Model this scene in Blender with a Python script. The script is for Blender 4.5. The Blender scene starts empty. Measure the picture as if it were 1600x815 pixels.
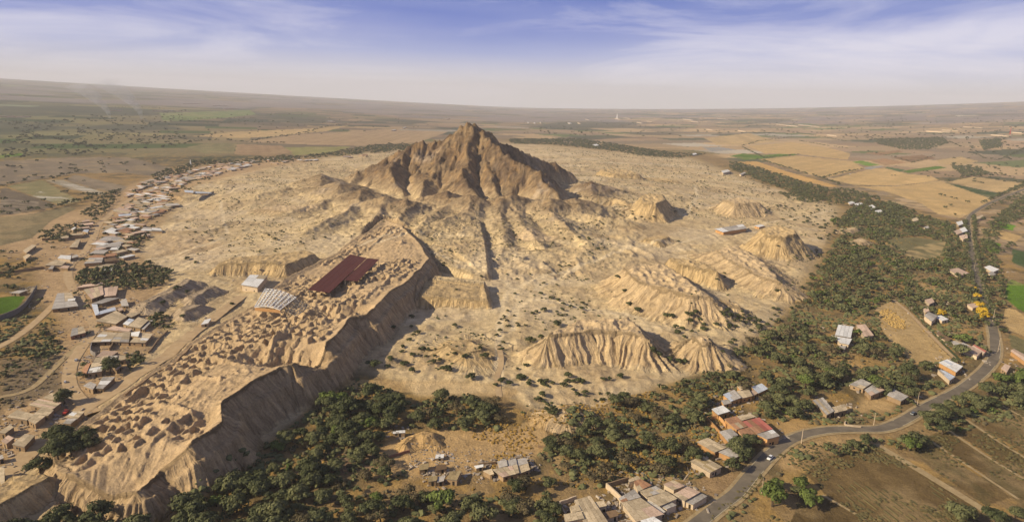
import bpy, math, random
import numpy as np
from mathutils import Matrix, Vector
random.seed(7)
RNG = np.random.default_rng(11)
SC = bpy.context.scene
COL = SC.collection
# ------------------------------------------------------------------ camera
W, HH, F = 1600.0, 815.0, 1042.0          # photograph frame and focal length in its pixels
CAMZ = 180.0
PITCH = math.atan((407.5 - 158.0) / F)
ROLL = math.radians(1.32)
fwd = np.array([0, math.cos(PITCH), -math.sin(PITCH)])
rt0 = np.array([1.0, 0, 0])
up0 = np.array([0, math.sin(PITCH), math.cos(PITCH)])
rt = rt0 * math.cos(ROLL) + up0 * math.sin(ROLL)
up = up0 * math.cos(ROLL) - rt0 * math.sin(ROLL)
cam_d = bpy.data.cameras.new('camera')
cam = bpy.data.objects.new('camera', cam_d); COL.objects.link(cam)
cam_d.sensor_width = 36.0; cam_d.lens = 36.0 * F / W
cam_d.clip_start = 1.0; cam_d.clip_end = 90000.0
M = Matrix(((rt[0], up[0], -fwd[0], 0), (rt[1], up[1], -fwd[1], 0), (rt[2], up[2], -fwd[2], CAMZ), (0, 0, 0, 1)))
cam.matrix_world = M
SC.camera = cam
# ------------------------------------------------------------------ world, sun, exposure
SUN = np.array([-0.90, -0.32, 0.0]); SUN /= np.linalg.norm(SUN)
EL = math.radians(29)
SUN = np.array([SUN[0] * math.cos(EL), SUN[1] * math.cos(EL), math.sin(EL)])
wd = bpy.data.worlds.new('World'); SC.world = wd; wd.use_nodes = True
nt = wd.node_tree; nt.nodes.clear()
N = nt.nodes.new; Lk = nt.links.new
def nd(tree, typ, **kw):
    n = tree.nodes.new(typ)
    for k, v in kw.items(): setattr(n, k, v)
    return n
outw = N('ShaderNodeOutputWorld'); bg = N('ShaderNodeBackground')
sky = N('ShaderNodeTexSky'); sky.sky_type = 'NISHITA'; sky.sun_disc = False
sky.sun_elevation = EL; sky.sun_rotation = math.atan2(SUN[0], SUN[1]); sky.air_density = 1.0; sky.dust_density = 1.0
tc = N('ShaderNodeTexCoord'); sep = N('ShaderNodeSeparateXYZ'); Lk(tc.outputs['Generated'], sep.inputs[0])
def math_n(tree, op, a, b=None, clamp=False):
    n = tree.nodes.new('ShaderNodeMath'); n.operation = op; n.use_clamp = clamp
    for i, v in enumerate((a, b)):
        if v is None: continue
        if isinstance(v, (int, float)): n.inputs[i].default_value = v
        else: tree.links.new(v, n.inputs[i])
    return n.outputs[0]
def mixc(tree, fac, a, b, mode='MIX'):
    n = tree.nodes.new('ShaderNodeMix'); n.data_type = 'RGBA'; n.blend_type = mode
    for sock, v in ((n.inputs[0], fac), (n.inputs[6], a), (n.inputs[7], b)):
        if isinstance(v, (int, float)): sock.default_value = v
        elif isinstance(v, tuple): sock.default_value = v + (1,) if len(v) == 3 else v
        else: tree.links.new(v, sock)
    return n.outputs[2]
def ramp(tree, fac, stops):
    n = tree.nodes.new('ShaderNodeValToRGB'); cr = n.color_ramp
    while len(cr.elements) > 1: cr.elements.remove(cr.elements[-1])
    for i, (p, c) in enumerate(stops):
        e = cr.elements[0] if i == 0 else cr.elements.new(p)
        e.position = p; e.color = (c + (1,)) if len(c) == 3 else c
    tree.links.new(fac, n.inputs[0]); return n.outputs[0]
# clear-air gradient by height, laid over the physical sky
zc = math_n(nt, 'MAXIMUM', sep.outputs[2], 0.0)
grad = ramp(nt, zc, [(0.0, (7.6, 7.2, 7.0)), (0.03, (6.2, 6.2, 7.2)), (0.065, (2.7, 3.4, 6.8)), (0.10, (0.75, 1.5, 5.6)), (0.14, (0.22, 0.95, 4.8)), (0.35, (0.35, 0.85, 2.8)), (1.0, (0.22, 0.5, 1.6))])
base = mixc(nt, 0.88, sky.outputs[0], grad)
# thin high cloud sheet: noise on the plane the cloud lies in
vs3 = math_n(nt, 'MULTIPLY', sep.outputs[2], 5.5)
cmb = N('ShaderNodeCombineXYZ'); Lk(sep.outputs[0], cmb.inputs[0]); Lk(sep.outputs[1], cmb.inputs[1]); Lk(vs3, cmb.inputs[2])
mp = N('ShaderNodeMapping'); mp.inputs['Rotation'].default_value = (0, -0.18, 0); mp.inputs['Scale'].default_value = (1.5, 1.5, 2.2); mp.inputs['Location'].default_value = (0.35, 0.2, 0.9)
Lk(cmb.outputs[0], mp.inputs[0])
n1 = nd(nt, 'ShaderNodeTexNoise'); n1.inputs['Scale'].default_value = 1.6; n1.inputs['Detail'].default_value = 10; n1.inputs['Roughness'].default_value = 0.6; n1.inputs['Distortion'].default_value = 0.6
Lk(mp.outputs[0], n1.inputs[0])
cl = ramp(nt, n1.outputs[0], [(0.45, (0, 0, 0)), (0.55, (0.5, 0.5, 0.5)), (0.68, (1, 1, 1))])
n2 = nd(nt, 'ShaderNodeTexNoise'); n2.inputs['Scale'].default_value = 0.8; n2.inputs['Detail'].default_value = 4
Lk(mp.outputs[0], n2.inputs[0])
big = ramp(nt, n2.outputs[0], [(0.42, (0, 0, 0)), (0.64, (1, 1, 1))])
clf = mixc(nt, 0.35, cl, big)
fade = ramp(nt, zc, [(0.0, (0.55, 0.55, 0.55)), (0.03, (0.8, 0.8, 0.8)), (0.09, (0.72, 0.72, 0.72)), (0.16, (0.66, 0.66, 0.66)), (0.5, (0.35, 0.35, 0.35))])
cfac = mixc(nt, 1.0, clf, fade, 'MULTIPLY')
ccol = (8.2, 7.9, 8.6)
fin = mixc(nt, cfac, base, ccol)
Lk(fin, bg.inputs[0]); bg.inputs[1].default_value = 0.088
Lk(bg.outputs[0], outw.inputs[0])
sd = bpy.data.lights.new('sun', 'SUN'); sd.energy = 5.0; sd.angle = math.radians(0.6); sd.color = (1.0, 0.86, 0.62)
so = bpy.data.objects.new('sun', sd); COL.objects.link(so)
so.rotation_mode = 'QUATERNION'; so.rotation_quaternion = Vector(tuple(SUN)).to_track_quat('Z', 'Y')
so.location = (-400, -150, 600)
vs = SC.view_settings; vs.view_transform = 'Standard'; vs.look = 'None'; vs.exposure = 0.38; vs.gamma = 1.0; vs.use_curve_mapping = False
SC.cycles.volume_bounces = 0; SC.cycles.max_bounces = 6; SC.cycles.diffuse_bounces = 2

# ------------------------------------------------------------------ maths
def rayd(px, py):
    px = np.asarray(px, float); py = np.asarray(py, float)
    sx = px - W / 2; sy = HH / 2 - py
    return fwd * F + sx[..., None] * rt + sy[..., None] * up
def P(px, py, z=0.0):
    d = rayd(px, py); t = (z - CAMZ) / d[..., 2]
    return np.array([0, 0, CAMZ]) + d * t[..., None]
def PY(px, py, Y):
    d = rayd(px, py); t = Y / d[..., 1]
    return np.array([0, 0, CAMZ]) + d * t[..., None]
def proj(x, y, z):
    v = np.stack([x, y, np.asarray(z, float) - CAMZ + 0 * x], -1)
    zf = v @ fwd; zf = np.where(zf < 1, 1e-3, zf)
    return W / 2 + F * (v @ rt) / zf, HH / 2 - F * (v @ up) / zf, v @ fwd
def hsh(ix, iy, s):
    with np.errstate(over='ignore'):
        h = (ix.astype(np.int64) * 374761393 + iy.astype(np.int64) * 668265263 + s * 1442695041) & 0xFFFFFFFF
        h = ((h ^ (h >> 13)) * 1274126177) & 0xFFFFFFFF
        h = (h ^ (h >> 16)) & 0xFFFFFF
    return h / float(0xFFFFFF)
def vn(x, y, s=0):
    ix = np.floor(x); iy = np.floor(y); fx = x - ix; fy = y - iy
    fx = fx * fx * (3 - 2 * fx); fy = fy * fy * (3 - 2 * fy)
    a = hsh(ix, iy, s); b = hsh(ix + 1, iy, s); c = hsh(ix, iy + 1, s); d = hsh(ix + 1, iy + 1, s)
    return (a * (1 - fx) + b * fx) * (1 - fy) + (c * (1 - fx) + d * fx) * fy
def fbm(x, y, s=0, o=4, g=0.5):
    r = 0; a = 1; t = 0
    for i in range(o):
        r = r + a * vn(x * 2 ** i + 17.3 * i, y * 2 ** i - 9.1 * i, s + i); t += a; a *= g
    return r / t
def rid(x, y, s=0, o=3, g=0.55):
    r = 0; a = 1; t = 0
    for i in range(o):
        r = r + a * (1 - np.abs(2 * vn(x * 2 ** i + 7.7 * i, y * 2 ** i + 3.3 * i, s + i) - 1)); t += a; a *= g
    return r / t
def sst(x, a, b):
    t = np.clip((x - a) / (b - a), 0, 1); return t * t * (3 - 2 * t)
def pip(px, py, poly):
    poly = np.asarray(poly, float); ins = np.zeros(px.shape, bool); n = len(poly)
    for i in range(n):
        x0, y0 = poly[i]; x1, y1 = poly[(i + 1) % n]
        if y0 == y1: continue
        c = ((y0 > py) != (y1 > py)) & (px < (x1 - x0) * (py - y0) / (y1 - y0) + x0)
        ins ^= c
    return ins
def segd(x, y, pts, closed=False):
    """distance to a polyline, distance along it, extra coordinate of the nearest point, bearing from it"""
    pts = np.asarray(pts, float); n = len(pts) if closed else len(pts) - 1
    best = np.full(x.shape, 1e12); S = np.zeros(x.shape); Z = np.zeros(x.shape); A = np.zeros(x.shape); acc = 0
    for i in range(n):
        a = pts[i]; b = pts[(i + 1) % len(pts)]; d = b[:2] - a[:2]; L2 = max(d @ d, 1e-9)
        t = np.clip(((x - a[0]) * d[0] + (y - a[1]) * d[1]) / L2, 0, 1)
        qx = a[0] + d[0] * t; qy = a[1] + d[1] * t; dd = (x - qx) ** 2 + (y - qy) ** 2
        m = dd < best; L = math.sqrt(L2)
        best = np.where(m, dd, best); S = np.where(m, acc + t * L, S)
        if pts.shape[1] > 2: Z = np.where(m, a[2] + (b[2] - a[2]) * t, Z)
        A = np.where(m, np.arctan2(y - qy, x - qx), A); acc += L
    return np.sqrt(best), S, Z, A
# ------------------------------------------------------------------ ground grid (one sheet to the horizon)
TH = math.radians(46.5)
th = np.concatenate([np.linspace(-math.pi, -TH, 30)[:-1], np.linspace(-TH, TH, 1050), np.linspace(TH, math.pi, 30)[1:]])
def rows(a, b, n, p):
    u = np.linspace(a ** (1 - p), b ** (1 - p), n + 1); return (u ** (1 / (1 - p)))[:-1]
rr = np.concatenate([[3, 40, 90, 140, 180, 210, 230], rows(250, 1750, 640, 1.35), rows(1750, 20000, 150, 1.9), [20000.0]])
R_, T_ = np.meshgrid(rr, th, indexing='ij')
GX = R_ * np.sin(T_); GY = R_ * np.cos(T_)
def rise(x, y):
    r = np.hypot(x, y); u = np.arctan2(x, np.maximum(np.abs(y), 1e-6)) / math.radians(37.5); u = np.clip(u, -2.2, 2.2)
    k = np.where(u < 0, 0.0240 * np.abs(u) ** 1.15, 0.0255 * np.abs(u) ** 1.9)
    k = np.minimum(k, 0.033)
    t = np.maximum(r - 1900, 0)
    return k * t * sst(t, 0, 2500)
HT = rise(GX, GY)
shape = GX.shape
PX, PYY, DEP = proj(GX, GY, HT)
front = DEP > 5
PX = np.where(front, PX, -9999); PYY = np.where(front, PYY, -9999)
REG = np.zeros(shape, np.int16)          # 0 ground, >0 pieces cut out of the sheet
REGINFO = {}
# ------------------------------------------------------------------ relief of the site
SITE = [(-60, 800), (0, 752), (60, 702), (185, 607), (262, 500), (232, 470), (262, 440), (215, 390), (262, 335), (300, 292), (420, 258), (560, 240), (640, 232), (820, 224), (950, 236), (1080, 248), (1200, 292), (1310, 322), (1290, 370), (1260, 430), (1230, 480), (1150, 560), (1000, 612), (860, 660), (780, 605), (640, 600), (560, 575), (400, 700), (230, 790), (0, 830)]
site = pip(PX, PYY, SITE)
# soft distance into the site from a few box blurs of the mask
def blur(m, n, it=2):
    m = m.astype(float)
    for _ in range(it):
        for ax in (0, 1):
            c = np.cumsum(np.concatenate([np.repeat(m.take([0], ax), n + 1, ax), m, np.repeat(m.take([-1], ax), n, ax)], ax), ax)
            m = (c.take(range(2 * n + 1, c.shape[ax]), ax) - c.take(range(0, c.shape[ax] - 2 * n - 1), ax)) / (2 * n + 1)
    return m
sm = blur(site, 9)
rel = (fbm(GX / 70, GY / 70, 3, 4) - 0.5) * 6.5 + (rid(GX / 26, GY / 34, 9, 3) - 0.5) * 3.4
rel += (rid(GX / 9, GY / 12, 33, 2) - 0.5) * 1.5 * sst(fbm(GX / 60, GY / 60, 21, 2), 0.4, 0.62)
hilly = blur(pip(PX, PYY, [(470, 318), (1010, 318), (1020, 405), (900, 430), (800, 440), (690, 420), (640, 400), (480, 385)]), 12)
rel += hilly * ((rid(GX / 30 + fbm(GX / 60, GY / 60, 25, 2) * 2, GY / 42, 26, 4) - .45) * 11 + (rid(GX / 10, GY / 13, 27, 3) - .5) * 4)
near = R_ < 2600
HT = HT + np.where(near, rel * sst(sm, 0.35, 1.0), 0)
HT += np.where(R_ < 2600, (fbm(GX / 45, GY / 45, 5, 3) - 0.5) * 0.8, 0)
def gl(s, L, seed):
    a = 1 - np.abs(2 * vn(s / L, s * 0 + 0.37, seed) - 1)
    b = 1 - np.abs(2 * vn(s / (L * 0.43), s * 0 + 2.1, seed + 1) - 1)
    return 0.62 * a + 0.38 * b
NREG = [0]
def newreg(name, label=None, cat=None, kind=None):
    NREG[0] += 1; REGINFO[NREG[0]] = (name, label, cat, kind); return NREG[0]
def pad(x0, x1, y0, y1):
    ii = np.nonzero((GX > x0) & (GX < x1) & (GY > y0) & (GY < y1)); return ii
GUL = np.zeros(shape); FLU = np.zeros(shape); FLW = np.zeros(shape)
def mound(poly, h, w, reg=None, gul=4.0, L=6.0, top=1.5, tl=8.0, z0=0.0, steep=1.0, seed=1, closed=True, pit=0.0, zin=0.0, warp=5.0):
    """eroded adobe block: crest polygon seen at height h, fluted flanks w metres wide"""
    c = P(*np.array(poly, float).T, h)[:, :2] if not isinstance(h, (list, tuple)) else np.array([P(a, b, hh)[:2] for (a, b), hh in zip(poly, h)])
    hz = np.array(h, float) if isinstance(h, (list, tuple)) else np.full(len(poly), float(h))
    pts = np.column_stack([c, hz])
    ii = pad(c[:, 0].min() - w * 1.6 - 8, c[:, 0].max() + w * 1.6 + 8, c[:, 1].min() - w * 1.6 - 8, c[:, 1].max() + w * 1.6 + 8)
    x = GX[ii]; y = GY[ii]
    wx = x + (fbm(x / 14, y / 14, seed + 40, 2) - 0.5) * warp; wy = y + (fbm(x / 14, y / 14, seed + 50, 2) - 0.5) * warp
    d, s, zr, a = segd(wx, wy, pts, closed)
    inside = pip(wx, wy, c) if closed else np.zeros(x.shape, bool)
    se = s + a * min(14, w * 0.6) + (vn(x / 5, y / 5, seed + 7) - 0.5) * 2.0
    g = gl(se, L, seed)
    g2 = gl(se, L * 3.1, seed + 3)
    de = d + gul * (1 - g) * (0.45 + 0.75 * np.clip(d / w, 0, 1)) + gul * 1.1 * (1 - g2) * np.clip(d / w, 0, 1)
    t = np.clip(de / w, 0, 1)
    prof = (1 - t) ** steep * (1 - 0.12 * t)
    crest = (fbm(se / 9, se * 0, seed + 11, 2) - 0.5) * top * 1.6
    zo = z0 + (zr - z0 + crest * (1 - t)) * prof
    rough = (rid(x / tl, y / tl, seed + 21, 3) - 0.55) * 2 * top + (fbm(x / 30, y / 30, seed + 31, 2) - 0.5) * top
    rag = (rid(x / 7.5, y / 7.5, seed + 61, 3) - .55) * min(3.8, .22 * np.max(hz) + .4)
    zo = zo + rag * np.sin(np.clip(t, 0, 1) * math.pi) ** .7
    zi = zr + crest * np.exp(-d / 5) + rough * sst(d, 1.0, 7) + rag * sst(d, 0, 4) - pit * sst(d, 1.0, 9) + zin * 0
    z = np.where(inside, zi, zo)
    cur = HT[ii]; tgt = np.where(inside, np.maximum(z, cur), np.where(de < w, np.maximum(z + cur * sst(t, 0.5, 1.0), cur), cur)) if pit == 0 else np.where(inside, z, np.maximum(z, cur))
    HT[ii] = tgt
    q_ = FLU[ii]; q_[(de < w * 1.1) | inside] = se[(de < w * 1.1) | inside]; FLU[ii] = q_; q_ = FLW[ii]; q_ = np.where((de < w * 1.05), np.where(inside, np.exp(-d / 4), 1.0), q_); FLW[ii] = q_
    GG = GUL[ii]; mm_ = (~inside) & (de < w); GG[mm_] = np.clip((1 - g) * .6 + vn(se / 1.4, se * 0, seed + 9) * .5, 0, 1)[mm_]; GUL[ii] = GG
    if reg:
        m = (inside | ((de < w * 0.93) & (z > cur + 0.25)))
        R = REG[ii]; R[m] = reg; REG[ii] = R
    return pts
def ridge(pts, slope, reg=None, gul=0.5, L=20, seed=1, warp=10, maxd=260, k=1.0, acc=None):
    pts = np.asarray(pts, float)
    ii = pad(pts[:, 0].min() - maxd, pts[:, 0].max() + maxd, pts[:, 1].min() - maxd, pts[:, 1].max() + maxd)
    x = GX[ii]; y = GY[ii]
    wx = x + (fbm(x / 38, y / 38, seed + 40, 4) - 0.5) * warp * 2; wy = y + (fbm(x / 38, y / 38, seed + 50, 4) - 0.5) * warp * 2
    d, s, zr, a = segd(wx, wy, pts)
    se = s + a * 34 + (vn(x / 16, y / 16, seed + 6) - 0.5) * 14
    g = gl(se, L, seed) * 0.65 + gl(se, L * 0.4, seed + 5) * 0.35
    z = zr - slope * np.power(d + 1e-6, k) * (1 + gul * (1 - g))
    return ii, z, se
SK = np.array([PY(a_, b_, Y_)[:2] for a_, b_, Y_ in [(500, 298, 1335), (588, 262, 1350), (655, 223, 1342), (733, 195, 1330), (800, 232, 1370), (900, 283, 1400)]])
dsk = segd(GX, GY, SK)[0]; HT = HT + 15 * (1 - sst(dsk, 130, 380)) ** 1.5 * .8
# --- the rocky mountain in the middle: skeleton of ridge lines, each point = photo pixel at a depth
def RP(l): return np.array([PY(a, b, Y) for a, b, Y in l])
MT = newreg('mountain', None, None, 'structure')
def RB(start, pts, sY):
    q = PY(*start); out = [q]
    for a_, b_ in pts:
        d_ = rayd(a_, b_); k_ = d_[2] / d_[1]; out.append(PY(a_, b_, (CAMZ - q[2] + sY * q[1]) / (sY - k_)))
    return np.array(out)
RL = [
 (RP([(733, 195, 1330), (745, 199, 1330), (764, 209, 1345), (800, 232, 1370), (838, 247, 1400), (872, 263, 1425), (900, 283, 1430), (925, 306, 1420)]), 0.88, .55, 46),
 (RP([(733, 195, 1330), (716, 207, 1335), (697, 219, 1340), (676, 222, 1340), (655, 223, 1342), (636, 232, 1345), (614, 246, 1350), (588, 262, 1350), (556, 276, 1345), (525, 288, 1340), (498, 298, 1335)]), 0.84, .55, 46),
 (RB((733, 195, 1330), [(737, 215), (729, 250), (724, 278), (733, 300), (747, 320), (753, 340)], .53), .86, .5, 40),
 (RB((712, 210, 1335), [(696, 240), (678, 264), (664, 292), (648, 335)], .53), .82, .5, 40),
 (RB((645, 227, 1343), [(622, 246), (612, 268), (616, 292), (630, 318), (640, 342)], .48), .80, .5, 40),
 (RB((655, 224, 1342), [(650, 250), (646, 280), (650, 300)], .75), 1.0, .5, 40),
 (RB((600, 256, 1350), [(584, 285), (572, 310), (566, 336)], .46), .70, .5, 36),
 (RB((560, 275, 1345), [(545, 296), (530, 322)], .40), .60, .4, 36),
 (RB((736, 196, 1328), [(762, 217), (784, 238), (804, 256), (836, 266), (852, 288), (876, 314), (902, 345)], .46), .86, .5, 44),
 (RB((806, 256, 1252), [(806, 285), (794, 308), (796, 345)], .54), .84, .5, 36),
 (RB((842, 270, 1200), [(838, 300), (832, 322), (826, 352)], .52), .8, .5, 36),
 (RB((736, 205, 1318), [(755, 235), (764, 265), (772, 292), (788, 330)], .56), .88, .5, 36),
 (RP([(733, 195, 1330), (735, 205, 1420), (740, 222, 1560)]), 0.72, .5, 46),
]
mz = np.full(shape, -1e9)
for i, (pts, sl, gu_, L_) in enumerate(RL):
    ii, z, se_ = ridge(pts, sl, seed=100 + i * 13, gul=gu_, L=L_, warp=11 if L_ > 12 else 3, k=0.985)
    b_ = z > mz[ii]; q_ = FLU[ii]; q_[b_] = se_[b_]; FLU[ii] = q_; mz[ii] = np.maximum(mz[ii], z)
det = (rid(GX / 17, GY / 17, 79, 3) - .55) * 9 + (rid(GX / 30, GY / 30, 77, 4) - 0.55) * 18 + (rid(GX / 11, GY / 11, 71, 3) - 0.5) * 10
msk = mz > -4
mz2 = mz + det * sst(mz, 2, 45)
for k_, (pl_, zs_) in enumerate([([(700, 325), (668, 345), (648, 368)], (20, 12, 4)), ([(735, 330), (712, 342), (690, 352)], (22, 16, 11)), ([(800, 330), (818, 358), (842, 388)], (18, 10, 3)), ([(858, 335), (884, 360), (915, 385)], (18, 10, 2)), ([(780, 335), (782, 360), (790, 385)], (16, 9, 3)),
                                 ([(562, 322), (525, 345), (480, 368)], (16, 9, 2)), ([(600, 332), (585, 350), (560, 362)], (16, 10, 4)), ([(530, 312), (490, 325), (440, 338)], (14, 7, 2)), ([(632, 338), (620, 352), (600, 366)], (14, 9, 5)), ([(900, 335), (935, 345), (980, 352)], (14, 8, 2)), ([(925, 312), (960, 318), (1000, 328)], (14, 7, 2)), ([(500, 300), (450, 304), (400, 312)], (12, 6, 2))]):
    pl_ = [(pl_[0][0], pl_[0][1] - 22)] + list(pl_); zs_ = [zs_[0] * .8 + 16] + [z_ * .7 + 4 for z_ in zs_]
    q_ = np.array([[P(a_, b_, z_)[0], P(a_, b_, z_)[1], z_] for (a_, b_), z_ in zip(pl_, zs_)])
    ii, z, se_ = ridge(q_, .36, seed=700 + k_ * 7, gul=.8, L=14, warp=8, maxd=90, k=.95)
    mz2[ii] = np.maximum(mz2[ii], z + det[ii] * .22 * sst(z, -6, 6))
# skirts: tails of slope debris easing into the plain
mz2 = mz2 + 4
lift = np.where(mz2 > 7, mz2, np.where(mz2 > -45, 7 * np.exp((mz2 - 7) / 12), 0))
hi_ = sst(mz2, 10, 80); new = np.maximum(HT, HT * 0.5 * (1 - hi_) + lift - 5 * hi_)
REG[(mz2 > 3.5)] = MT; FLW[mz2 > 0] = 1.0; FLU[mz2 > 0] *= .45
HT = np.where(msk | (mz2 > -45), new, HT)
# terraces at its foot
mound([(664, 374), (684, 360), (704, 352), (728, 346), (749, 342), (753, 356), (756, 374), (715, 378), (688, 382)], [10, 11, 13, 15, 16, 15, 13, 11, 10], 7, MT, gul=1.8, L=5, top=1.3, seed=5, warp=1.2)
mound([(652, 392), (680, 380), (757, 372), (760, 398), (763, 426), (740, 428), (700, 414), (668, 404)], [8, 9, 11, 10, 8, 7, 7, 7], 6, None, gul=1.4, L=4, top=1.2, seed=6, warp=1.0)
mound([(660, 428), (757, 438), (758, 445), (700, 440), (660, 436)], 9, 6, None, gul=2, L=3.5, top=0.5, seed=8, warp=1.0)

# --- the long adobe platform on the left
LP = newreg('adobe_platform', 'long flat-topped adobe platform with a fluted side wall, from lower left to the mountain', 'adobe ruin')
plat = [(92, 738), (150, 748), (212, 757), (250, 716), (292, 693), (346, 658), (345, 628), (400, 592), (437, 574), (457, 570), (505, 540), (550, 495), (575, 492), (607, 457), (645, 432), (670, 405), (655, 378), (628, 352), (600, 342), (575, 362), (520, 398), (480, 418), (440, 440), (410, 470), (370, 492), (330, 516), (268, 560), (215, 600), (160, 640), (112, 676), (78, 705)]
plh = [8, 12, 14, 17, 21, 22, 22, 22, 22, 22, 22, 22, 21, 20, 18, 16, 16, 15, 13, 8, 6, 6, 6, 6, 5, 4, 4, 4, 4, 5, 6]
# the block stands in the plain as a tilted slab: its own local rim heights
c = np.array([P(a, b, h)[:2] for (a, b), h in zip(plat, plh)])
lp = np.column_stack([c, plh])
ii = pad(c[:, 0].min() - 60, c[:, 0].max() + 60, c[:, 1].min() - 60, c[:, 1].max() + 60)
x = GX[ii]; y = GY[ii]
wx = x + (fbm(x / 16, y / 16, 401, 2) - 0.5) * 3; wy = y + (fbm(x / 16, y / 16, 402, 2) - 0.5) * 3
d, s, zr, a = segd(wx, wy, lp, True); ins = pip(wx, wy, c)
# smooth interior height: inverse-distance blend of rim heights
num = 0; den = 0
for q in lp:
    wgt = 1 / ((x - q[0]) ** 2 + (y - q[1]) ** 2 + 60) ** 1.3; num = num + wgt * q[2]; den = den + wgt
zi = num / den
se = s + a * 10 + (vn(x / 4, y / 4, 410) - 0.5) * 1.6
g = gl(se, 5.0, 403); g2 = gl(se, 17, 404)
wdt = 4 + zr * 0.8
de = d + 5.2 * (1 - g) * (0.5 + np.clip(d / wdt, 0, 1)) + 4.0 * (1 - g2) * np.clip(d / wdt, 0, 1)
t = np.clip(de / wdt, 0, 1)
bench = 0.10 * np.sin(np.clip((t - 0.35) / 0.3, 0, 1) * math.pi) * (g2 > 0.35)
zo = (zr + (fbm(s / 10, s * 0, 405, 2) - 0.5) * 4 * (1 - t)) * ((1 - t) ** 0.85 + bench)
chunk = (rid(x / 8 + fbm(x / 20, y / 20, 406, 2) * 2, y / 12, 407, 3) ** 2 - 0.36) * 3.9 * (.35 + .9 * vn(x / 33, y / 33, 415)) * sst(fbm(x / 42, y / 60, 408, 3), 0.36, 0.56)
chunk += (rid(x / 3.6, y / 5.2, 409, 2) ** 2 - 0.35) * 3.0 * sst(fbm(x / 30, y / 30, 411, 2), .3, .5)
ax0 = P(250, 716, 18)[:2]; ax1 = P(645, 432, 16)[:2]; av = (ax1 - ax0) / np.hypot(*(ax1 - ax0)); lv = (x - ax0[0]) * av[0] + (y - ax0[1]) * av[1]; lu = (x - ax0[0]) * av[1] - (y - ax0[1]) * av[0]
jw = (fbm(x / 6, y / 6, 431, 3) - .5) * 4.5; lu2 = lu + jw; lv2 = lv + jw
cu = np.floor(lu2 / 8); fu = (lu2 / 8 - cu) * 8; lvo = lv2 + hsh(cu, cu * 0, 432) * 9; cvv = np.floor(lvo / 9.5); fv = (lvo / 9.5 - cvv) * 9.5
dw = np.minimum(np.minimum(fu, 8 - fu), np.minimum(fv, 9.5 - fv)); keep = hsh(cu, cvv, 433)
room = (1 - sst(dw, .5, 1.5)) * (1.2 + 2.2 * vn(x / 6, y / 6, 434)) * (vn(x / 14, y / 14, 435) > .25) - (keep > .6) * (.3 + 1.1 * keep) * sst(dw, .5, 2)
chunk = chunk * .42 + room * sst(fbm(x / 50, y / 60, 436, 3), .36, .5) + (fbm(x / 40, y / 40, 437, 3) - .5) * 5
ztop = zi + chunk * sst(d, 1.5, 9) - 1.2 * sst(d, 1, 8)
rimup = .7 * np.exp(-d / 2.5)
z = np.where(ins, ztop + rimup, zo)
cur = HT[ii]
HT[ii] = np.where(ins, z, np.where(de < wdt, np.maximum(z, cur * sst(t, .3, 1)), cur))
q_ = FLU[ii]; q_[:] = np.where(ins | (de < wdt * 1.1), se, q_); FLU[ii] = q_; q_ = FLW[ii]; q_ = np.where(ins, .7 * np.exp(-d / 2), np.where(de < wdt * 1.05, 1.0, q_)); FLW[ii] = q_
m = ins | ((de < wdt * 0.95) & (z > 0.4)); r_ = REG[ii]; r_[m] = LP; REG[ii] = r_
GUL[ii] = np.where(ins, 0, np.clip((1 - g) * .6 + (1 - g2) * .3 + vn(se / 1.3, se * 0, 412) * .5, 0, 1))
# transverse walls, gullies and pits on the platform top
def carve(pl, dep, w, L=5, seed=3, up=False):
    pts = np.array([P(a, b, 20)[:2] for a, b in pl]); ii = pad(pts[:, 0].min() - 40, pts[:, 0].max() + 40, pts[:, 1].min() - 40, pts[:, 1].max() + 40)
    x = GX[ii]; y = GY[ii]; d, s, _, a = segd(x, y, pts)
    de = d + 3 * (1 - gl(s + a * 8, L, seed)); t = np.clip(1 - de / w, 0, 1)
    HT[ii] += (dep if up else -dep) * t ** 0.8 * ((REG[ii] > 0) | up)
carve([(412, 545), (445, 556), (470, 552)], 13, 20, seed=31)
carve([(455, 540), (480, 548)], 8, 14, seed=32)
carve([(500, 478), (530, 488), (555, 480)], 9, 16, seed=33)
carve([(395, 560), (425, 532), (452, 505)], 4, 5, seed=34, up=True)
for k_, (pl_, hh_) in enumerate([([(452, 500), (405, 556)], 3), ([(392, 502), (440, 506)], 2.5), ([(360, 512), (330, 536), (300, 566)], 2.5), ([(330, 540), (372, 560)], 2), ([(300, 566), (345, 590)], 2.2), ([(245, 612), (300, 640)], 2.2), ([(420, 470), (470, 440), (510, 410)], 2.5), ([(448, 452), (500, 425)], 2.2), ([(430, 470), (475, 478), (520, 470)], 2.5), ([(560, 470), (600, 440), (630, 400)], 2.2), ([(590, 400), (640, 410)], 2), ([(560, 380), (615, 390)], 2), ([(575, 375), (610, 350)], 2.4)]):
    carve(pl_, hh_, 3.2, seed=500 + k_, up=True)
carve([(130, 735), (170, 728), (230, 712)], 9, 20, seed=35)
carve([(300, 668), (322, 646)], 5, 12, seed=36)
carve([(430, 470), (480, 486)], 5, 12, seed=37)
# bench of the block in front (bottom left)
LB = newreg('adobe_mound', 'low fluted adobe wall block at the lower left end of the long platform', 'adobe ruin')
mound([(18, 742), (66, 740), (74, 744), (50, 756), (20, 775), (0, 786), (-30, 806), (-30, 785)], 9, 9, LB, gul=3, L=4, top=1.0, seed=12)
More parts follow.
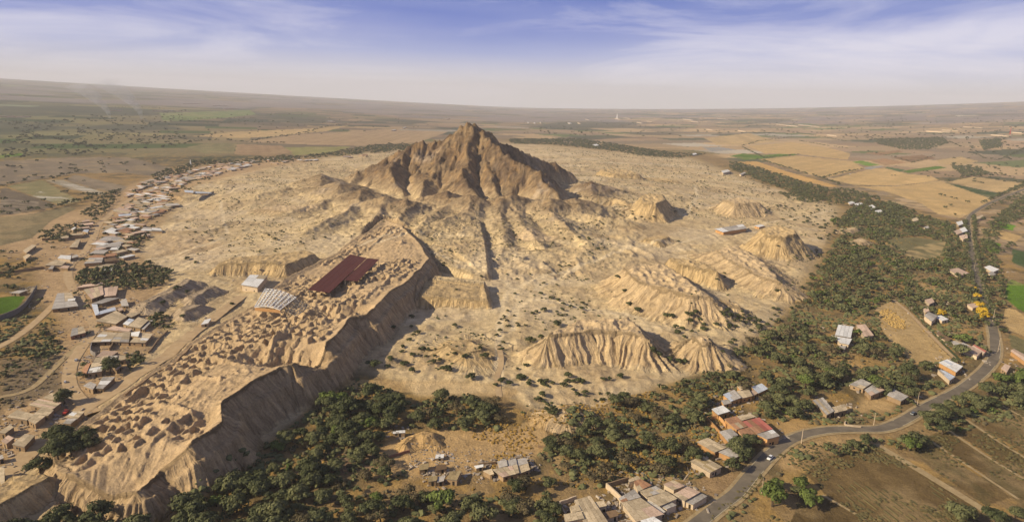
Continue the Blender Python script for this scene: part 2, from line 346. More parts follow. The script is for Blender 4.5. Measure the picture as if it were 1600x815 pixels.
# --- mounds to the left of the mountain
ML = newreg('adobe_mound', 'low flat adobe mound with a fluted corner behind the square shed', 'adobe ruin')
mound([(340, 412), (395, 410), (447, 413), (492, 396), (478, 391), (420, 398), (360, 402)], 11, 13, ML, gul=4, L=5, top=1.0, seed=21)
ML2 = newreg('adobe_mound', 'low scalloped bank at the left foot of the mountain', 'adobe ruin')
mound([(402, 326), (440, 330), (468, 334), (500, 326), (480, 322), (430, 320)], 8, 20, ML2, gul=7, L=9, top=1.0, seed=22)
for k, (pl, h, w) in enumerate([([(300, 292), (345, 296), (352, 290), (320, 286)], 9, 22), ([(262, 300), (290, 310), (318, 306), (298, 298)], 8, 18), ([(560, 268), (600, 256), (560, 262)], 6, 22),
                                ([(405, 362), (440, 372), (470, 368)], 4, 12), ([(315, 350), (345, 352), (360, 346)], 4, 14)]):
    mound(pl, h, w, None, gul=4, L=7, top=1, seed=60 + k)
# spoil banks by the track
SB = newreg('spoil_bank', 'grey sloping spoil bank between the village and the track', 'spoil bank')
mound([(222, 470), (262, 452), (292, 434), (300, 436), (262, 458), (228, 474)], 7, 14, SB, gul=2, L=6, top=0.5, seed=71)
for k, pl in enumerate([[(292, 462), (318, 452), (334, 444), (338, 447), (300, 466)], [(282, 480), (300, 474), (318, 474), (290, 486)]]):
    r0 = newreg('spoil_bank', ['narrow grey earth bank beside the straight track, farther of the two small ones', 'short grey earth bank beside the straight track, nearer of the two small ones'][k], 'spoil bank')
    mound(pl, 6, 10, r0, gul=2, L=6, top=0.5, seed=73 + k)
# --- square enclosure in the centre
EN = newreg('adobe_enclosure', 'square low adobe enclosure with a short fluted front wall right of the platform', 'adobe ruin')
mound([(664, 438), (757, 446), (763, 470), (656, 463)], 8, 6, EN, gul=2.2, L=3.2, top=0.5, seed=81, warp=1.0)
# --- mounds to the right
MO = [
 ('fluted adobe mound far behind the mountain\'s right foot', [(936, 266), (955, 263), (985, 266), (1000, 272), (960, 272)], 24, 26, 5, 6),
 ('low adobe mound just right of the far fluted one', [(1005, 277), (1040, 278), (1060, 282), (1020, 282)], 9, 18, 5, 6),
 ('steep fluted adobe pyramid right of the mountain foot with a shadowed right side', [(1000, 306), (1016, 302), (1036, 304), (1042, 312), (1024, 318), (1004, 316)], 33, 36, 11, 9),
 ('low eroded bank joining the mountain foot and the steep fluted pyramid', [(934, 324), (960, 322), (985, 326), (992, 322), (960, 316)], 9, 18, 5, 7),
 ('pale rounded adobe mound beyond the long white-roofed shed', [(1130, 312), (1150, 309), (1176, 311), (1186, 316), (1150, 318)], 23, 32, 7, 6),
 ('thin straight adobe wall stub standing on the mountain\'s right foot', [(936, 294), (937.5, 294), (936.5, 320), (934.5, 320)], 14, 3, 0.5, 6),
 ('large fluted adobe mound with steep striped sides, rightmost of the mounds', [(1190, 356), (1215, 352), (1238, 356), (1246, 366), (1222, 370), (1196, 366)], 31, 32, 8, 6),
 ('broad deeply gullied adobe pyramid right of centre with a pale top', [(972, 418), (1010, 412), (1040, 412), (1062, 428), (1088, 448), (1112, 462), (1080, 462), (1040, 452), (1000, 440)], 25, 44, 14, 9),
 ('curved fluted adobe wall behind the broad gullied pyramid', [(1046, 402), (1070, 403), (1104, 412), (1122, 424), (1090, 418), (1060, 412)], 20, 16, 4, 4),
 ('low gullied tail of the broad pyramid reaching right', [(1122, 466), (1142, 470), (1158, 480), (1140, 478)], 12, 24, 7, 6),
 ('long eroded adobe slope falling towards the wood below the rightmost mound', [(1120, 388), (1150, 384), (1180, 398), (1202, 418), (1222, 440), (1196, 434), (1160, 416), (1132, 402)], 16, 38, 12, 9),
 ('gullied pale adobe mound in front of the broad pyramid', [(858, 522), (890, 508), (905, 500), (945, 496), (985, 496), (1000, 512), (1008, 524), (968, 518), (925, 516), (893, 520)], 22, 33, 12, 9),
 ('small eroded adobe cone at the tree edge right of the gullied pale mound', [(1078, 526), (1102, 524), (1116, 534), (1098, 534)], 19, 36, 11, 9),
 ('worn fluted hillock between the enclosure and the trees', [(700, 538), (735, 530), (760, 545), (725, 552)], 8, 34, 10, 8),
 ('bare rounded dirt dome at the edge of the lower trees', [(862, 640), (885, 634), (905, 640), (885, 646)], 6, 18, 2, 9),
 ('low eroded bank in front of the mountain beside the track junction', [(800, 372), (840, 362), (872, 372), (840, 384)], 8, 26, 7, 8),
 ('small fluted bank below the joining bank near the mountain foot', [(1005, 372), (1030, 367), (1046, 370), (1028, 376)], 8, 14, 4, 5),
 ('pale sandy knoll among trees below the belt of trees', [(1330, 376), (1345, 372), (1358, 376), (1344, 380)], 5, 12, 2, 6),
 ('pale sandy ridge at the wood\'s left edge', [(1290, 360), (1320, 356), (1345, 353), (1330, 360)], 5, 10, 2, 6),
]
for k, (lab, pl, h, w, gu, L) in enumerate(MO):
    r0 = newreg('adobe_mound', lab, 'adobe wall' if 'wall' in lab else 'adobe mound')
    mound(pl, h * .86, w * .95, r0, gul=gu * 1.45, L=L * .92, top=2.3 if h > 10 else 1.1, seed=200 + k * 17, steep=1.15 if h > 10 else 1.4)
PI_ = newreg('dirt_pile', 'smooth heap of earth in the clearing behind the sheds', 'dirt pile')
mound([(650, 676), (662, 672), (674, 676), (662, 680)], 4, 7, PI_, gul=1, L=4, top=0.3, seed=301)
PI2 = newreg('dirt_pile', 'dark-sided earth ridge left of the smooth heap in the clearing', 'dirt pile')
mound([(634, 692), (640, 683), (648, 680), (646, 688), (638, 694)], 3, 5, PI2, gul=1, L=4, top=0.3, seed=302)
PI3 = newreg('dirt_pile', 'small earth heap right of the smooth heap in the clearing', 'dirt pile')
mound([(674, 688), (678, 684), (681, 688)], 3, 5, PI3, gul=1, L=4, top=0.3, seed=303)
# ------------------------------------------------------------------ lookups
def gz(x, y):
    x = np.asarray(x, float); y = np.asarray(y, float)
    r = np.hypot(x, y); t = np.arctan2(x, y)
    i = np.clip(np.searchsorted(rr, r) - 1, 0, len(rr) - 2); j = np.clip(np.searchsorted(th, t) - 1, 0, len(th) - 2)
    u = np.clip((r - rr[i]) / (rr[i + 1] - rr[i]), 0, 1); v = np.clip((t - th[j]) / (th[j + 1] - th[j]), 0, 1)
    return (HT[i, j] * (1 - v) + HT[i, j + 1] * v) * (1 - u) + (HT[i + 1, j] * (1 - v) + HT[i + 1, j + 1] * v) * u
def hit(px, py, h=0.0):
    """first point of the relief (raised by h) seen through a photo pixel"""
    d = rayd(px, py); d = d / d[1]
    Y = np.geomspace(240, 19000, 2600)
    xs = d[0] * Y; zs = CAMZ + d[2] * Y
    g = gz(xs, Y) + h
    k = np.nonzero(zs < g)[0]
    if len(k) == 0: return None
    k = k[0]
    if k == 0: k = 1
    a = zs[k - 1] - g[k - 1]; b = zs[k] - g[k]; t = a / (a - b + 1e-9); y = Y[k - 1] + (Y[k] - Y[k - 1]) * t
    return np.array([d[0] * y, y, float(gz(d[0] * y, y))])
# ------------------------------------------------------------------ albedo of the sheet
def C(*a): return np.array(a, float)
SAND = C(.56, .43, .245); SAND2 = C(.43, .305, .175); DIRT = C(.40, .275, .15); OCH = C(.235, .16, .075); ROCK = C(.255, .18, .105); ROCK2 = C(.38, .285, .17)
TAN = C(.52, .355, .155); TAN2 = C(.47, .33, .155); ORG = C(.46, .28, .10); GRN = C(.105, .19, .018); DGR = C(.055, .085, .03); BRN = C(.22, .13, .065); OLV = C(.17, .15, .07)
PAL = C(.42, .39, .33); GRY = C(.25, .24, .22); PUR = C(.215, .17, .115); BRF = C(.155, .105, .045)
def blend(a, b, t): return a * (1 - t[..., None]) + b * t[..., None]
ALB = np.zeros(shape + (3,)) + C(.27, .19, .11)
# far plain: irregular patchwork of plots
u = GX + 90 * (vn(GX / 900, GY / 900, 5) - .5); v = GY + 160 * (vn(GX / 700, GY / 700, 6) - .5)
ca, sa = math.cos(0.35), math.sin(0.35); uu = (u * ca + v * sa); vv = (-u * sa + v * ca)
row = np.floor(vv / 170); off = hsh(row, row * 0, 9) * 300; wid = 150 + 260 * hsh(row, row * 0 + 3, 10); colm = np.floor((uu + off) / wid)
h1 = hsh(colm, row, 12); h2 = hsh(colm, row, 13)
pals = [C(.36, .26, .15), C(.31, .215, .13), C(.42, .295, .16), C(.22, .17, .11), C(.13, .15, .055), C(.27, .20, .13), C(.095, .10, .055), C(.40, .35, .27)]
cum = [0, .22, .40, .52, .68, .78, .90, .975, 1.01]
for k in range(8):
    m = (h1 >= cum[k]) & (h1 < cum[k + 1]); ALB[m] = pals[k] * (0.85 + 0.3 * h2[m])[:, None]
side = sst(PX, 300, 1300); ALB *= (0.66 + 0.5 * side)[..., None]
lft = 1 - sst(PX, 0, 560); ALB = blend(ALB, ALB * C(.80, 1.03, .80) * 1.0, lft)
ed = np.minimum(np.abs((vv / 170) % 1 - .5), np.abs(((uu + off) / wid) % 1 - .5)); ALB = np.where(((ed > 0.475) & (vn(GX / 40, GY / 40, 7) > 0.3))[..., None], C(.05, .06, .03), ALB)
wood = fbm(GX / 420, GY / 520, 15, 4); ALB = blend(ALB, C(.075, .08, .05) + 0 * ALB, sst(wood, 0.52, 0.60) * sst(R_, 2200, 3200) * 0.85 * (1 - .85 * sst(PX, 900, 1200) * (1 - sst(R_, 5000, 8000))))
urb = fbm(GX / 700, GY / 900, 19, 3) * sst(R_, 4500, 7000); ALB = blend(ALB, C(.24, .20, .19) + 0 * ALB, sst(urb, 0.42, 0.55) * 0.75)
def paint(poly, col, soft=0, var=0.12, sc=25, amt=1.0, only=None):
    m = pip(PX, PYY, poly)
    if only is not None: m &= only
    if soft: w_ = np.clip(blur(m, soft), 0, 1) * amt
    else: w_ = m * amt
    vv_ = (1 + (fbm(GX / sc, GY / sc, int(poly[0][0]) + 3, 4) - .5) * 2 * var)[..., None]
    global ALB
    sel = w_ > 0.003
    ALB[sel] = ALB[sel] * (1 - w_[sel][:, None]) + (col * vv_[sel]) * w_[sel][:, None]
nearland = [(-200, 830), (-200, 300), (0, 250), (180, 245), (285, 262), (420, 250), (640, 222), (820, 216), (1000, 232), (1110, 238), (1140, 250), (1320, 305), (1430, 325), (1500, 345), (1560, 400), (1800, 400), (1800, 840)]
paint(nearland, OCH * 1.15, 3, 0.3, 30)
lit_ = fbm(GX / 26, GY / 26, 91, 5); fl_ = sst(lit_, .46, .60) * sst(R_, 250, 300) * (1 - sst(R_, 2000, 2600)); ALB = blend(ALB, C(.085, .072, .035) + 0 * ALB, fl_ * .62); fl2 = sst(fbm(GX / 12, GY / 12, 92, 4), .52, .66) * (1 - sst(R_, 2000, 2600)); ALB = blend(ALB, C(.40, .25, .075) + 0 * ALB, fl2 * .5)
paint(SITE, SAND, 5, 0.10, 60)
# village ground
paint([(0, 330), (120, 330), (200, 290), (280, 262), (400, 248), (520, 246), (420, 262), (300, 296), (262, 335), (215, 392), (262, 440), (235, 475), (262, 500), (185, 607), (60, 702), (0, 752), (0, 640), (90, 600), (100, 500), (60, 470), (60, 400), (0, 400)], DIRT * 1.05, 4, 0.22, 22)
paint([(205, 395), (262, 372), (330, 368), (360, 392), (330, 412), (270, 405)], C(.56, .42, .25), 4, .06, 60)
site2 = REG > 0
# sand variation, rocks
nz = fbm(GX / 55, GY / 55, 61, 5); st = rid(GX / 18 + nz * 3, GY / 40, 62, 4); crk = rid(GX / 24 + fbm(GX / 50, GY / 50, 95, 2) * 3, GY / 30, 96, 5)
ALB = np.where((sm > .4)[..., None], blend(ALB, SAND2 * 0.86 + 0 * ALB, sst(nz, .42, .70) * .5 * sm), ALB)
ALB = np.where((sm > .4)[..., None], blend(ALB, C(.35, .24, .13) + 0 * ALB, sst(st, .60, .88) * .35 * sm), ALB)
ALB = np.where((sm > .4)[..., None], blend(ALB, C(.25, .175, .095) + 0 * ALB, sst(crk, .74, .9) * .38 * sm), ALB); ALB = np.where((sm > .4)[..., None], blend(ALB, C(.62, .50, .33) + 0 * ALB, sst(fbm(GX / 90, GY / 60, 97, 5), .52, .66) * .45 * sm), ALB)
sp = vn(GX / 3.2, GY / 4.5, 63); ALB = np.where((sm > .4)[..., None], blend(ALB, C(.20, .145, .08) + 0 * ALB, sst(sp, .78, .95) * sst(fbm(GX / 80, GY / 80, 64, 3), .38, .6) * .5 * sm), ALB)
m = REG == MT
rk = fbm(GX / 34, GY / 34, 65, 5); rk2 = rid(GX / 16, GY / 16, 66, 3); hr = sst(HT, 12, 44)
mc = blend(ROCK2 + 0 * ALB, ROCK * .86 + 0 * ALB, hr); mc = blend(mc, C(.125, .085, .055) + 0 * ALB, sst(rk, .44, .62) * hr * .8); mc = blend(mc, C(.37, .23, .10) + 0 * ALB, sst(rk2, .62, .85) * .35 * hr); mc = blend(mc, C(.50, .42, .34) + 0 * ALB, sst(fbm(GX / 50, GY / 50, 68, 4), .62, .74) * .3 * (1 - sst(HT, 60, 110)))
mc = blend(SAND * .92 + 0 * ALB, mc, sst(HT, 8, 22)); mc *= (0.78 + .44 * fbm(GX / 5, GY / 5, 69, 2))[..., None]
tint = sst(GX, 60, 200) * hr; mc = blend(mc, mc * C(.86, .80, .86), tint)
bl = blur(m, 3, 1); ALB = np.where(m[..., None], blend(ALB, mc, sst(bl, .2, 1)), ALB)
for r_id, (nm, lab, cat, kind) in REGINFO.items():
    if r_id == MT: continue
    m = REG == r_id
    if nm == 'spoil_bank': ALB[m] = C(.40, .31, .21)
    elif nm == 'dirt_pile': ALB[m] = C(.40, .26, .13)
    else:
        colr = C(.51, .37, .195) if 'wall' in (lab or '') or 'fluted' in (lab or '') else C(.52, .385, .225)
        if r_id == LP: colr = C(.43, .31, .18)
        ALB[m] = colr * (0.86 + .26 * fbm(GX[m] / 12, GY[m] / 12, r_id, 4))[:, None]
gully_shade = np.isin(REG, [k_ for k_, v_ in REGINFO.items() if v_[0] in ('adobe_mound', 'adobe_platform', 'adobe_enclosure')]); ALB[gully_shade] *= (1.08 - .30 * GUL[gully_shade])[:, None]   # shade of the gullies put into the albedo, plus random streaks down the flanks
# tracks beaten into the sand
def track(pl, w, col, z=0.0, amt=.9):
    pts = np.array([P(a, b, z)[:2] for a, b in pl]); ii = pad(pts[:, 0].min() - 20, pts[:, 0].max() + 20, pts[:, 1].min() - 20, pts[:, 1].max() + 20)
    d, _, _, _ = segd(GX[ii] + (vn(GX[ii] / 15, GY[ii] / 15, 3) - .5) * 3, GY[ii], pts); t = (1 - sst(d, w * .5, w * .5 + 2)) * amt
    ALB[ii] = ALB[ii] * (1 - t[:, None]) + col * t[:, None]
TR = C(.64, .51, .32)
for pl, w in [([(783, 615), (778, 560), (782, 500), (790, 460), (835, 438), (940, 408), (1000, 385)], 4), ([(782, 500), (830, 470), (900, 480), (960, 492)], 3), ([(835, 438), (850, 470), (950, 485), (1010, 500)], 4),
              ([(835, 455), (905, 418), (925, 412)], 3), ([(660, 400), (720, 420), (790, 440)], 3), ([(585, 395), (650, 375), (760, 388)], 2.5), ([(790, 440), (810, 470), (800, 520)], 3), ([(640, 370), (560, 395)], 2.5),
              ([(1070, 340), (1090, 310), (1085, 290)], 4), ([(1000, 385), (1060, 380), (1120, 365), (1300, 330)], 4), ([(345, 320), (350, 345), (355, 365)], 2.5), ([(300, 398), (400, 370), (500, 350), (560, 340)], 2.5), ([(230, 405), (280, 395), (350, 372)], 3)]:
    track(pl, w, TR)
for pl, w in [([(830, 655), (850, 690), (880, 725), (930, 740), (1060, 745)], 5), ([(1240, 650), (1300, 640), (1340, 640)], 6), ([(600, 735), (700, 712), (790, 690), (840, 660)], 12), ([(560, 600), (640, 604), (700, 606), (790, 612)], 14)]:
    track(pl, w, C(.47, .32, .15), amt=.7)
# clearings
for poly, col in [([(600, 690), (640, 680), (690, 668), (760, 672), (830, 668), (860, 690), (850, 712), (760, 715), (735, 740), (640, 745), (600, 730)], C(.45, .30, .14)),
                  ([(630, 595), (770, 600), (780, 615), (650, 618)], C(.56, .41, .22)), ([(560, 680), (600, 700), (580, 740), (480, 745), (510, 705)], C(.25, .17, .10)),
                  ([(1210, 655), (1260, 650), (1265, 672), (1225, 688)], C(.45, .29, .12)), ([(1350, 620), (1400, 625), (1390, 645), (1340, 640)], C(.46, .31, .14)), ([(1385, 690), (1370, 680), (1280, 685), (1230, 700), (1215, 730), (1240, 735), (1290, 695)], C(.42, .28, .13)),
                  ([(1090, 745), (1140, 735), (1160, 740), (1115, 790), (1100, 780)], C(.30, .20, .10)), ([(1290, 590), (1330, 560), (1350, 575), (1310, 590)], C(.42, .27, .11)), ([(0, 560), (90, 560), (100, 610), (0, 640)], C(.2, .15, .09)), ([(1440, 440), (1500, 445), (1480, 460), (1430, 455)], C(.44, .30, .14))]:
    paint(poly, col, 3, .2, 12)
# ------------------------------------------------------------------ fields
FIELDS = [
 ('strip of orange stubble along the belt of trees', [(1150, 253), (1182, 252), (1230, 268), (1290, 285), (1312, 291), (1296, 292), (1240, 280), (1190, 264)], ORG * 1.1),
 ('wide pale stubble field behind the orange strip', [(1186, 249), (1245, 243), (1330, 252), (1352, 263), (1290, 278), (1240, 266)], TAN),
 ('tan field beyond the wide pale stubble field', [(1167, 228), (1240, 222), (1300, 232), (1328, 240), (1325, 250), (1248, 241), (1195, 240)], TAN * .95),
 ('narrow green field between two tan fields', [(1140, 244), (1160, 240), (1200, 242), (1235, 239), (1246, 242), (1200, 247), (1165, 250)], GRN * .9),
 ('tan field at the far end of the tree belt', [(1100, 216), (1170, 208), (1215, 221), (1160, 227), (1120, 226)], TAN2),
 ('pale grey flooded plot left of the tan fields', [(1098, 230), (1125, 230), (1152, 234), (1112, 237)], GRY * 1.2),
 ('small bright green plot at the corner of the pale stubble', [(1329, 253), (1347, 251), (1375, 257.5), (1357, 259.5)], GRN * 1.2),
 ('thin grey plot beside the small bright green one', [(1345, 263), (1360, 260), (1382, 259), (1360, 265)], GRY * 1.3),
 ('ploughed brown strip behind the small bright green plot', [(1350, 239), (1405, 235), (1412, 237), (1375, 243)], BRN * 1.3),
 ('large ploughed brown field right of the brown strip', [(1392, 246), (1440, 242), (1462, 247), (1425, 254.5)], BRN),
 ('light brown field in front of the brown strip', [(1355, 250), (1382, 247.5), (1420, 254), (1384, 258.5)], BRN * 1.6),
 ('long green plot in the middle of the stubble', [(1410, 267), (1465, 259), (1480, 262), (1418, 270.5)], GRN * .85),
 ('grey-green plot touching the long green one', [(1385, 260.5), (1413, 265), (1408, 269), (1383, 262.5)], DGR * 1.9),
 ('stubble field between the hedge and the grey-green plot', [(1296, 280), (1365, 263), (1382, 263), (1420, 272), (1455, 275), (1468, 282), (1400, 290), (1335, 289)], TAN * 1.03),
 ('small green plot in the stubble near the hedge', [(1325, 272), (1337, 270.5), (1371, 280), (1361, 282)], GRN),
 ('big empty stubble field with lone trees', [(1335, 291), (1400, 291), (1470, 283), (1550, 311), (1540, 321), (1500, 341), (1465, 334), (1440, 318), (1385, 299)], TAN),
 ('long dark green crop strip', [(1460, 286), (1477, 284.5), (1562, 302.5), (1551, 310)], DGR * 1.1),
 ('narrow tan field beyond the dark green strip', [(1482, 284), (1520, 276), (1600, 286), (1600, 296), (1566, 302)], TAN2),
 ('tan field far right beyond the hedges', [(1462, 250), (1500, 245), (1530, 252), (1500, 258), (1470, 257)], TAN2),
 ('small bright green plot right of the road bend', [(1553, 353), (1560, 346), (1587, 352.5), (1582, 360)], GRN * 1.4),
 ('green plot beside the straight road', [(1535, 381), (1539, 374), (1565, 381), (1562, 396), (1547, 394)], GRN * 1.1),
 ('bare tan plot between the two green plots by the road', [(1530, 359), (1553, 356), (1597, 369), (1587, 378), (1560, 372)], TAN * .95),
 ('dark green plot at the right edge beyond the road', [(1582, 389), (1605, 394), (1605, 420), (1582, 410)], DGR * 1.2),
 ('bright green field at the right edge beside the yellow trees', [(1573, 441), (1580, 436), (1605, 446), (1605, 489), (1590, 482), (1571, 466)], GRN * 1.05),
 ('bare tan field at the right edge below the bright green one', [(1570, 481), (1588, 484), (1605, 498), (1605, 527), (1578, 516), (1568, 500)], TAN * .92),
 ('dark green plot at the right edge below the bare tan one', [(1576, 521), (1605, 532), (1605, 557), (1580, 542)], DGR * 1.1),
 ('overgrown olive meadow inside the wood', [(1385, 374), (1430, 370), (1480, 378), (1476, 400), (1432, 408), (1398, 388)], OLV * 1.1),
 ('bare threshing field with a heap of yellow stalks', [(1366, 482), (1396, 469), (1420, 490), (1455, 528), (1488, 561), (1440, 572), (1400, 545), (1378, 515)], C(.46, .32, .145)),
 ('dry brown field with dark crop rows inside the road bend', [(1258, 738), (1292, 713), (1370, 698), (1420, 722), (1475, 757), (1528, 795), (1500, 830), (1345, 830)], BRF),
 ('dry field just beyond the lane from the one with crop rows', [(1408, 698), (1440, 686), (1580, 776), (1540, 789)], BRF * .95),
 ('dry field between the second and third dirt lines', [(1449, 683), (1478, 673), (1605, 751), (1605, 783), (1592, 776)], BRF),
 ('weedy dry field beyond the third dirt line', [(1483, 671), (1508, 658), (1605, 718), (1605, 747)], BRF * .9),
 ('weedy dry field nearest the roadside hedge', [(1516, 655), (1556, 631), (1605, 656), (1605, 711)], BRF * 1.15),
 ('dark fallow field at the bottom beside the bushes', [(1252, 775), (1290, 777), (1345, 815), (1360, 840), (1225, 840)], BRF * .75),
 ('olive field with pale streaks left of the village', [(10, 291), (66, 281), (125, 314), (95, 321)], OLV * 1.35),
 ('pale streaked fallow strip behind the olive one', [(69, 281), (96, 281), (170, 302), (160, 305), (140, 301), (112, 296)], C(.30, .26, .19)),
 ('brown field between the pale strip and the village trees', [(98, 280), (120, 273), (200, 292), (188, 300), (172, 301)], PUR * 1.05),
 ('dark brown field at the left edge', [(0, 297), (9, 293), (92, 322), (45, 331), (0, 336)], PUR * .75),
 ('bright green plot at the left edge', [(-5, 243), (33, 239), (36, 242), (-5, 248)], GRN * .9),
 ('wide grey-brown fallow land on the left', [(-5, 252), (110, 246), (200, 246), (268, 262), (250, 276), (190, 270), (118, 271), (60, 280), (-5, 290)], PUR),
 ('olive fallow land below the dark brown field', [(-5, 340), (50, 334), (105, 322), (120, 326), (80, 345), (50, 372), (-5, 385)], C(.21, .17, .09)),
 ('bright green plot beside the grey walled lane', [(-5, 466), (20, 462), (40, 463), (26, 482), (5, 490), (-5, 490)], GRN * .75),
 ('wide green plain behind the haze at the left', [(250, 177), (390, 172), (400, 179), (330, 186), (255, 190)], C(.15, .19, .06)),
 ('long tan field beyond the left shoulder of the mountain', [(300, 213), (370, 206), (500, 200), (545, 196), (510, 205), (430, 213), (380, 216)], TAN2 * .95),
 ('brown field directly behind the mountain\'s left shoulder', [(385, 221), (460, 211), (600, 202), (700, 206), (655, 222), (560, 228), (450, 225)], C(.36, .25, .14)),
 ('olive field above the tree belt on the left', [(292, 230), (325, 223), (370, 224), (365, 240), (320, 240)], OLV * 1.2),
 ('brown furrowed field above the tree belt', [(370, 225), (440, 228), (458, 238), (420, 243), (366, 241)], C(.30, .20, .11)),
 ('light green strip left of the mountain', [(445, 230), (550, 229), (520, 238), (460, 243)], C(.24, .22, .08)),
]
for lab, poly, col in FIELDS:
    r0 = newreg('field', lab, None, 'structure')
    m = pip(PX, PYY, poly) & (REG == 0)
    REG[m] = r0
    vx = GX[m]; vy = GY[m]; sc_ = 30 if poly[0][1] > 200 else 90
    f = 1 + (fbm(vx / sc_, vy / sc_, r0, 5) - .5) * .42 + (vn(vx / 2.5 + vy / 9, vy / 30 - vx / 60, r0) - .5) * .10
    w_ = np.array([P(a, b2, 0)[:2] for a, b2 in poly]); ed_ = np.roll(w_, -1, 0) - w_; e_ = ed_[np.argmax(np.hypot(ed_[:, 0], ed_[:, 1]))]; e_ = e_ / np.hypot(*e_); sc2 = 5.0 if poly[0][1] > 330 else 16.0
    ac = -vx * e_[1] + vy * e_[0]; al = vx * e_[0] + vy * e_[1]
    f = f * (1 + (vn(ac / sc2, al / (sc2 * 30), r0 + 5) - .5) * .22 + (vn(ac / (sc2 * 4), al / (sc2 * 60), r0 + 6) - .5) * .16)
    ALB[m] = col * f[:, None]; bare_ = sst(fbm(vx / (sc_ * 1.3), vy / (sc_ * 1.3), r0 + 9, 4), .56, .68) * .35; ALB[m] = ALB[m] * (1 - bare_[:, None]) + C(.40, .29, .15) * bare_[:, None]
    HT[m] = rise(vx, vy) + (fbm(vx / 45, vy / 45, 5, 3) - 0.5) * 0.5
def streak(poly, col, amt, sx=5, sy=40, seed=1, ang=0.0):
    m = pip(PX, PYY, poly); x = GX[m]; y = GY[m]; c_, s_ = math.cos(ang), math.sin(ang)
    t = sst(fbm((x * c_ + y * s_) / sx, (-x * s_ + y * c_) / sy, seed, 3), .42, .62) * amt
    ALB[m] = ALB[m] * (1 - t[:, None]) + col * t[:, None]
streak([(50, 306), (62, 299), (125, 314), (97, 320)], C(.50, .46, .38), .9, 90, 9, 3, -.25)
streak([(95, 287), (115, 288), (168, 302), (140, 302)], C(.50, .46, .38), .8, 90, 9, 4, -.25)
streak([(0, 310), (60, 315), (60, 330), (0, 336)], C(.34, .28, .2), .6, 40, 9, 5, -.2)
streak([(1365, 390), (1480, 378), (1476, 400), (1432, 408), (1398, 388), (1385, 374)], C(.42, .31, .15), .85, 12, 22, 6)
streak([(1408, 698), (1600, 620), (1600, 790), (1540, 789)], C(.10, .085, .035), .5, 8, 20, 7)
# ------------------------------------------------------------------ materials
def mat(name, rough=0.95, spec=0.1):
    m = bpy.data.materials.new(name); m.use_nodes = True; b = m.node_tree.nodes['Principled BSDF']
    b.inputs['Roughness'].default_value = rough; b.inputs['Specular IOR Level'].default_value = spec
    return m, m.node_tree, b
def noise(t, scale, detail=5, rough=.6, vec=None, coord='Object'):
    n = t.nodes.new('ShaderNodeTexNoise'); n.inputs['Scale'].default_value = scale; n.inputs['Detail'].default_value = detail; n.inputs['Roughness'].default_value = rough
    if vec is None:
        c = t.nodes.new('ShaderNodeTexCoord'); vec = c.outputs[coord]
    t.links.new(vec, n.inputs[0]); return n.outputs[0]
mg, t, b = mat('ground_earth', 0.97, 0.05)
at = t.nodes.new('ShaderNodeAttribute'); at.attribute_name = 'albedo'
gp = t.nodes.new('ShaderNodeNewGeometry')
na = noise(t, 0.9, 6, .7, gp.outputs['Position']); nb_ = noise(t, 0.16, 5, .6, gp.outputs['Position'])
va = ramp(t, na, [(.3, (.72, .70, .68)), (.5, (1, 1, 1)), (.7, (1.22, 1.2, 1.16))]); vb = ramp(t, nb_, [(.35, (.86, .85, .83)), (.65, (1.12, 1.12, 1.12))])
cc = mixc(t, 1.0, at.outputs['Color'], va, 'MULTIPLY'); cc = mixc(t, 1.0, cc, vb, 'MULTIPLY'); t.links.new(cc, b.inputs['Base Color'])
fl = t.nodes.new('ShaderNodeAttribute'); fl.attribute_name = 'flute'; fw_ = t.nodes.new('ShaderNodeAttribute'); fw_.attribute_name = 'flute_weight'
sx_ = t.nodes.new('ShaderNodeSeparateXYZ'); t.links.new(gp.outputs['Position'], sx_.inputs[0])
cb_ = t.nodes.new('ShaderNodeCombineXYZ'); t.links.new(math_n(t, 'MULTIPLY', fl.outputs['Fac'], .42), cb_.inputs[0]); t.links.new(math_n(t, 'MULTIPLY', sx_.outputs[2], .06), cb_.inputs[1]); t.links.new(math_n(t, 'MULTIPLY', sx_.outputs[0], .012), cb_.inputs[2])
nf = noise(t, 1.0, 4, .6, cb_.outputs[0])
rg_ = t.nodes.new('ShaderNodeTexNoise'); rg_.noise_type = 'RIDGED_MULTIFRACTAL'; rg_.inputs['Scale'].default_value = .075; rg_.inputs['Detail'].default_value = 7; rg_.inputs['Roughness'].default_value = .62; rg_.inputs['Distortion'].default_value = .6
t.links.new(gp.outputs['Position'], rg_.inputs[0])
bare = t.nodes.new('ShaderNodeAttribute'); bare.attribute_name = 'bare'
cc = mixc(t, fw_.outputs['Fac'], cc, mixc(t, 1.0, cc, ramp(t, nf, [(.36, (.70, .67, .64)), (.5, (.98, .98, .98)), (.64, (1.2, 1.18, 1.12))]), 'MULTIPLY')); t.links.new(cc, b.inputs['Base Color'])  # groove shade put into the colour: darker in the flutes, paler on their ribs
hs = math_n(t, 'ADD', math_n(t, 'MULTIPLY', na, .8), math_n(t, 'MULTIPLY', nb_, 1.6))
hs = math_n(t, 'ADD', hs, math_n(t, 'MULTIPLY', math_n(t, 'MULTIPLY', nf, fw_.outputs['Fac']), 3.4))
hs = math_n(t, 'ADD', hs, math_n(t, 'MULTIPLY', math_n(t, 'MULTIPLY', rg_.outputs[0], bare.outputs['Fac']), -1.5))
bp = t.nodes.new('ShaderNodeBump'); bp.inputs['Strength'].default_value = 0.85; bp.inputs['Distance'].default_value = 1.0
t.links.new(hs, bp.inputs['Height']); t.links.new(bp.outputs[0], b.inputs['Normal'])
def tag(o, label=None, cat=None, group=None, kind=None):
    if label: o['label'] = label
    if cat: o['category'] = cat
    if group: o['group'] = group
    if kind: o['kind'] = kind
    return o
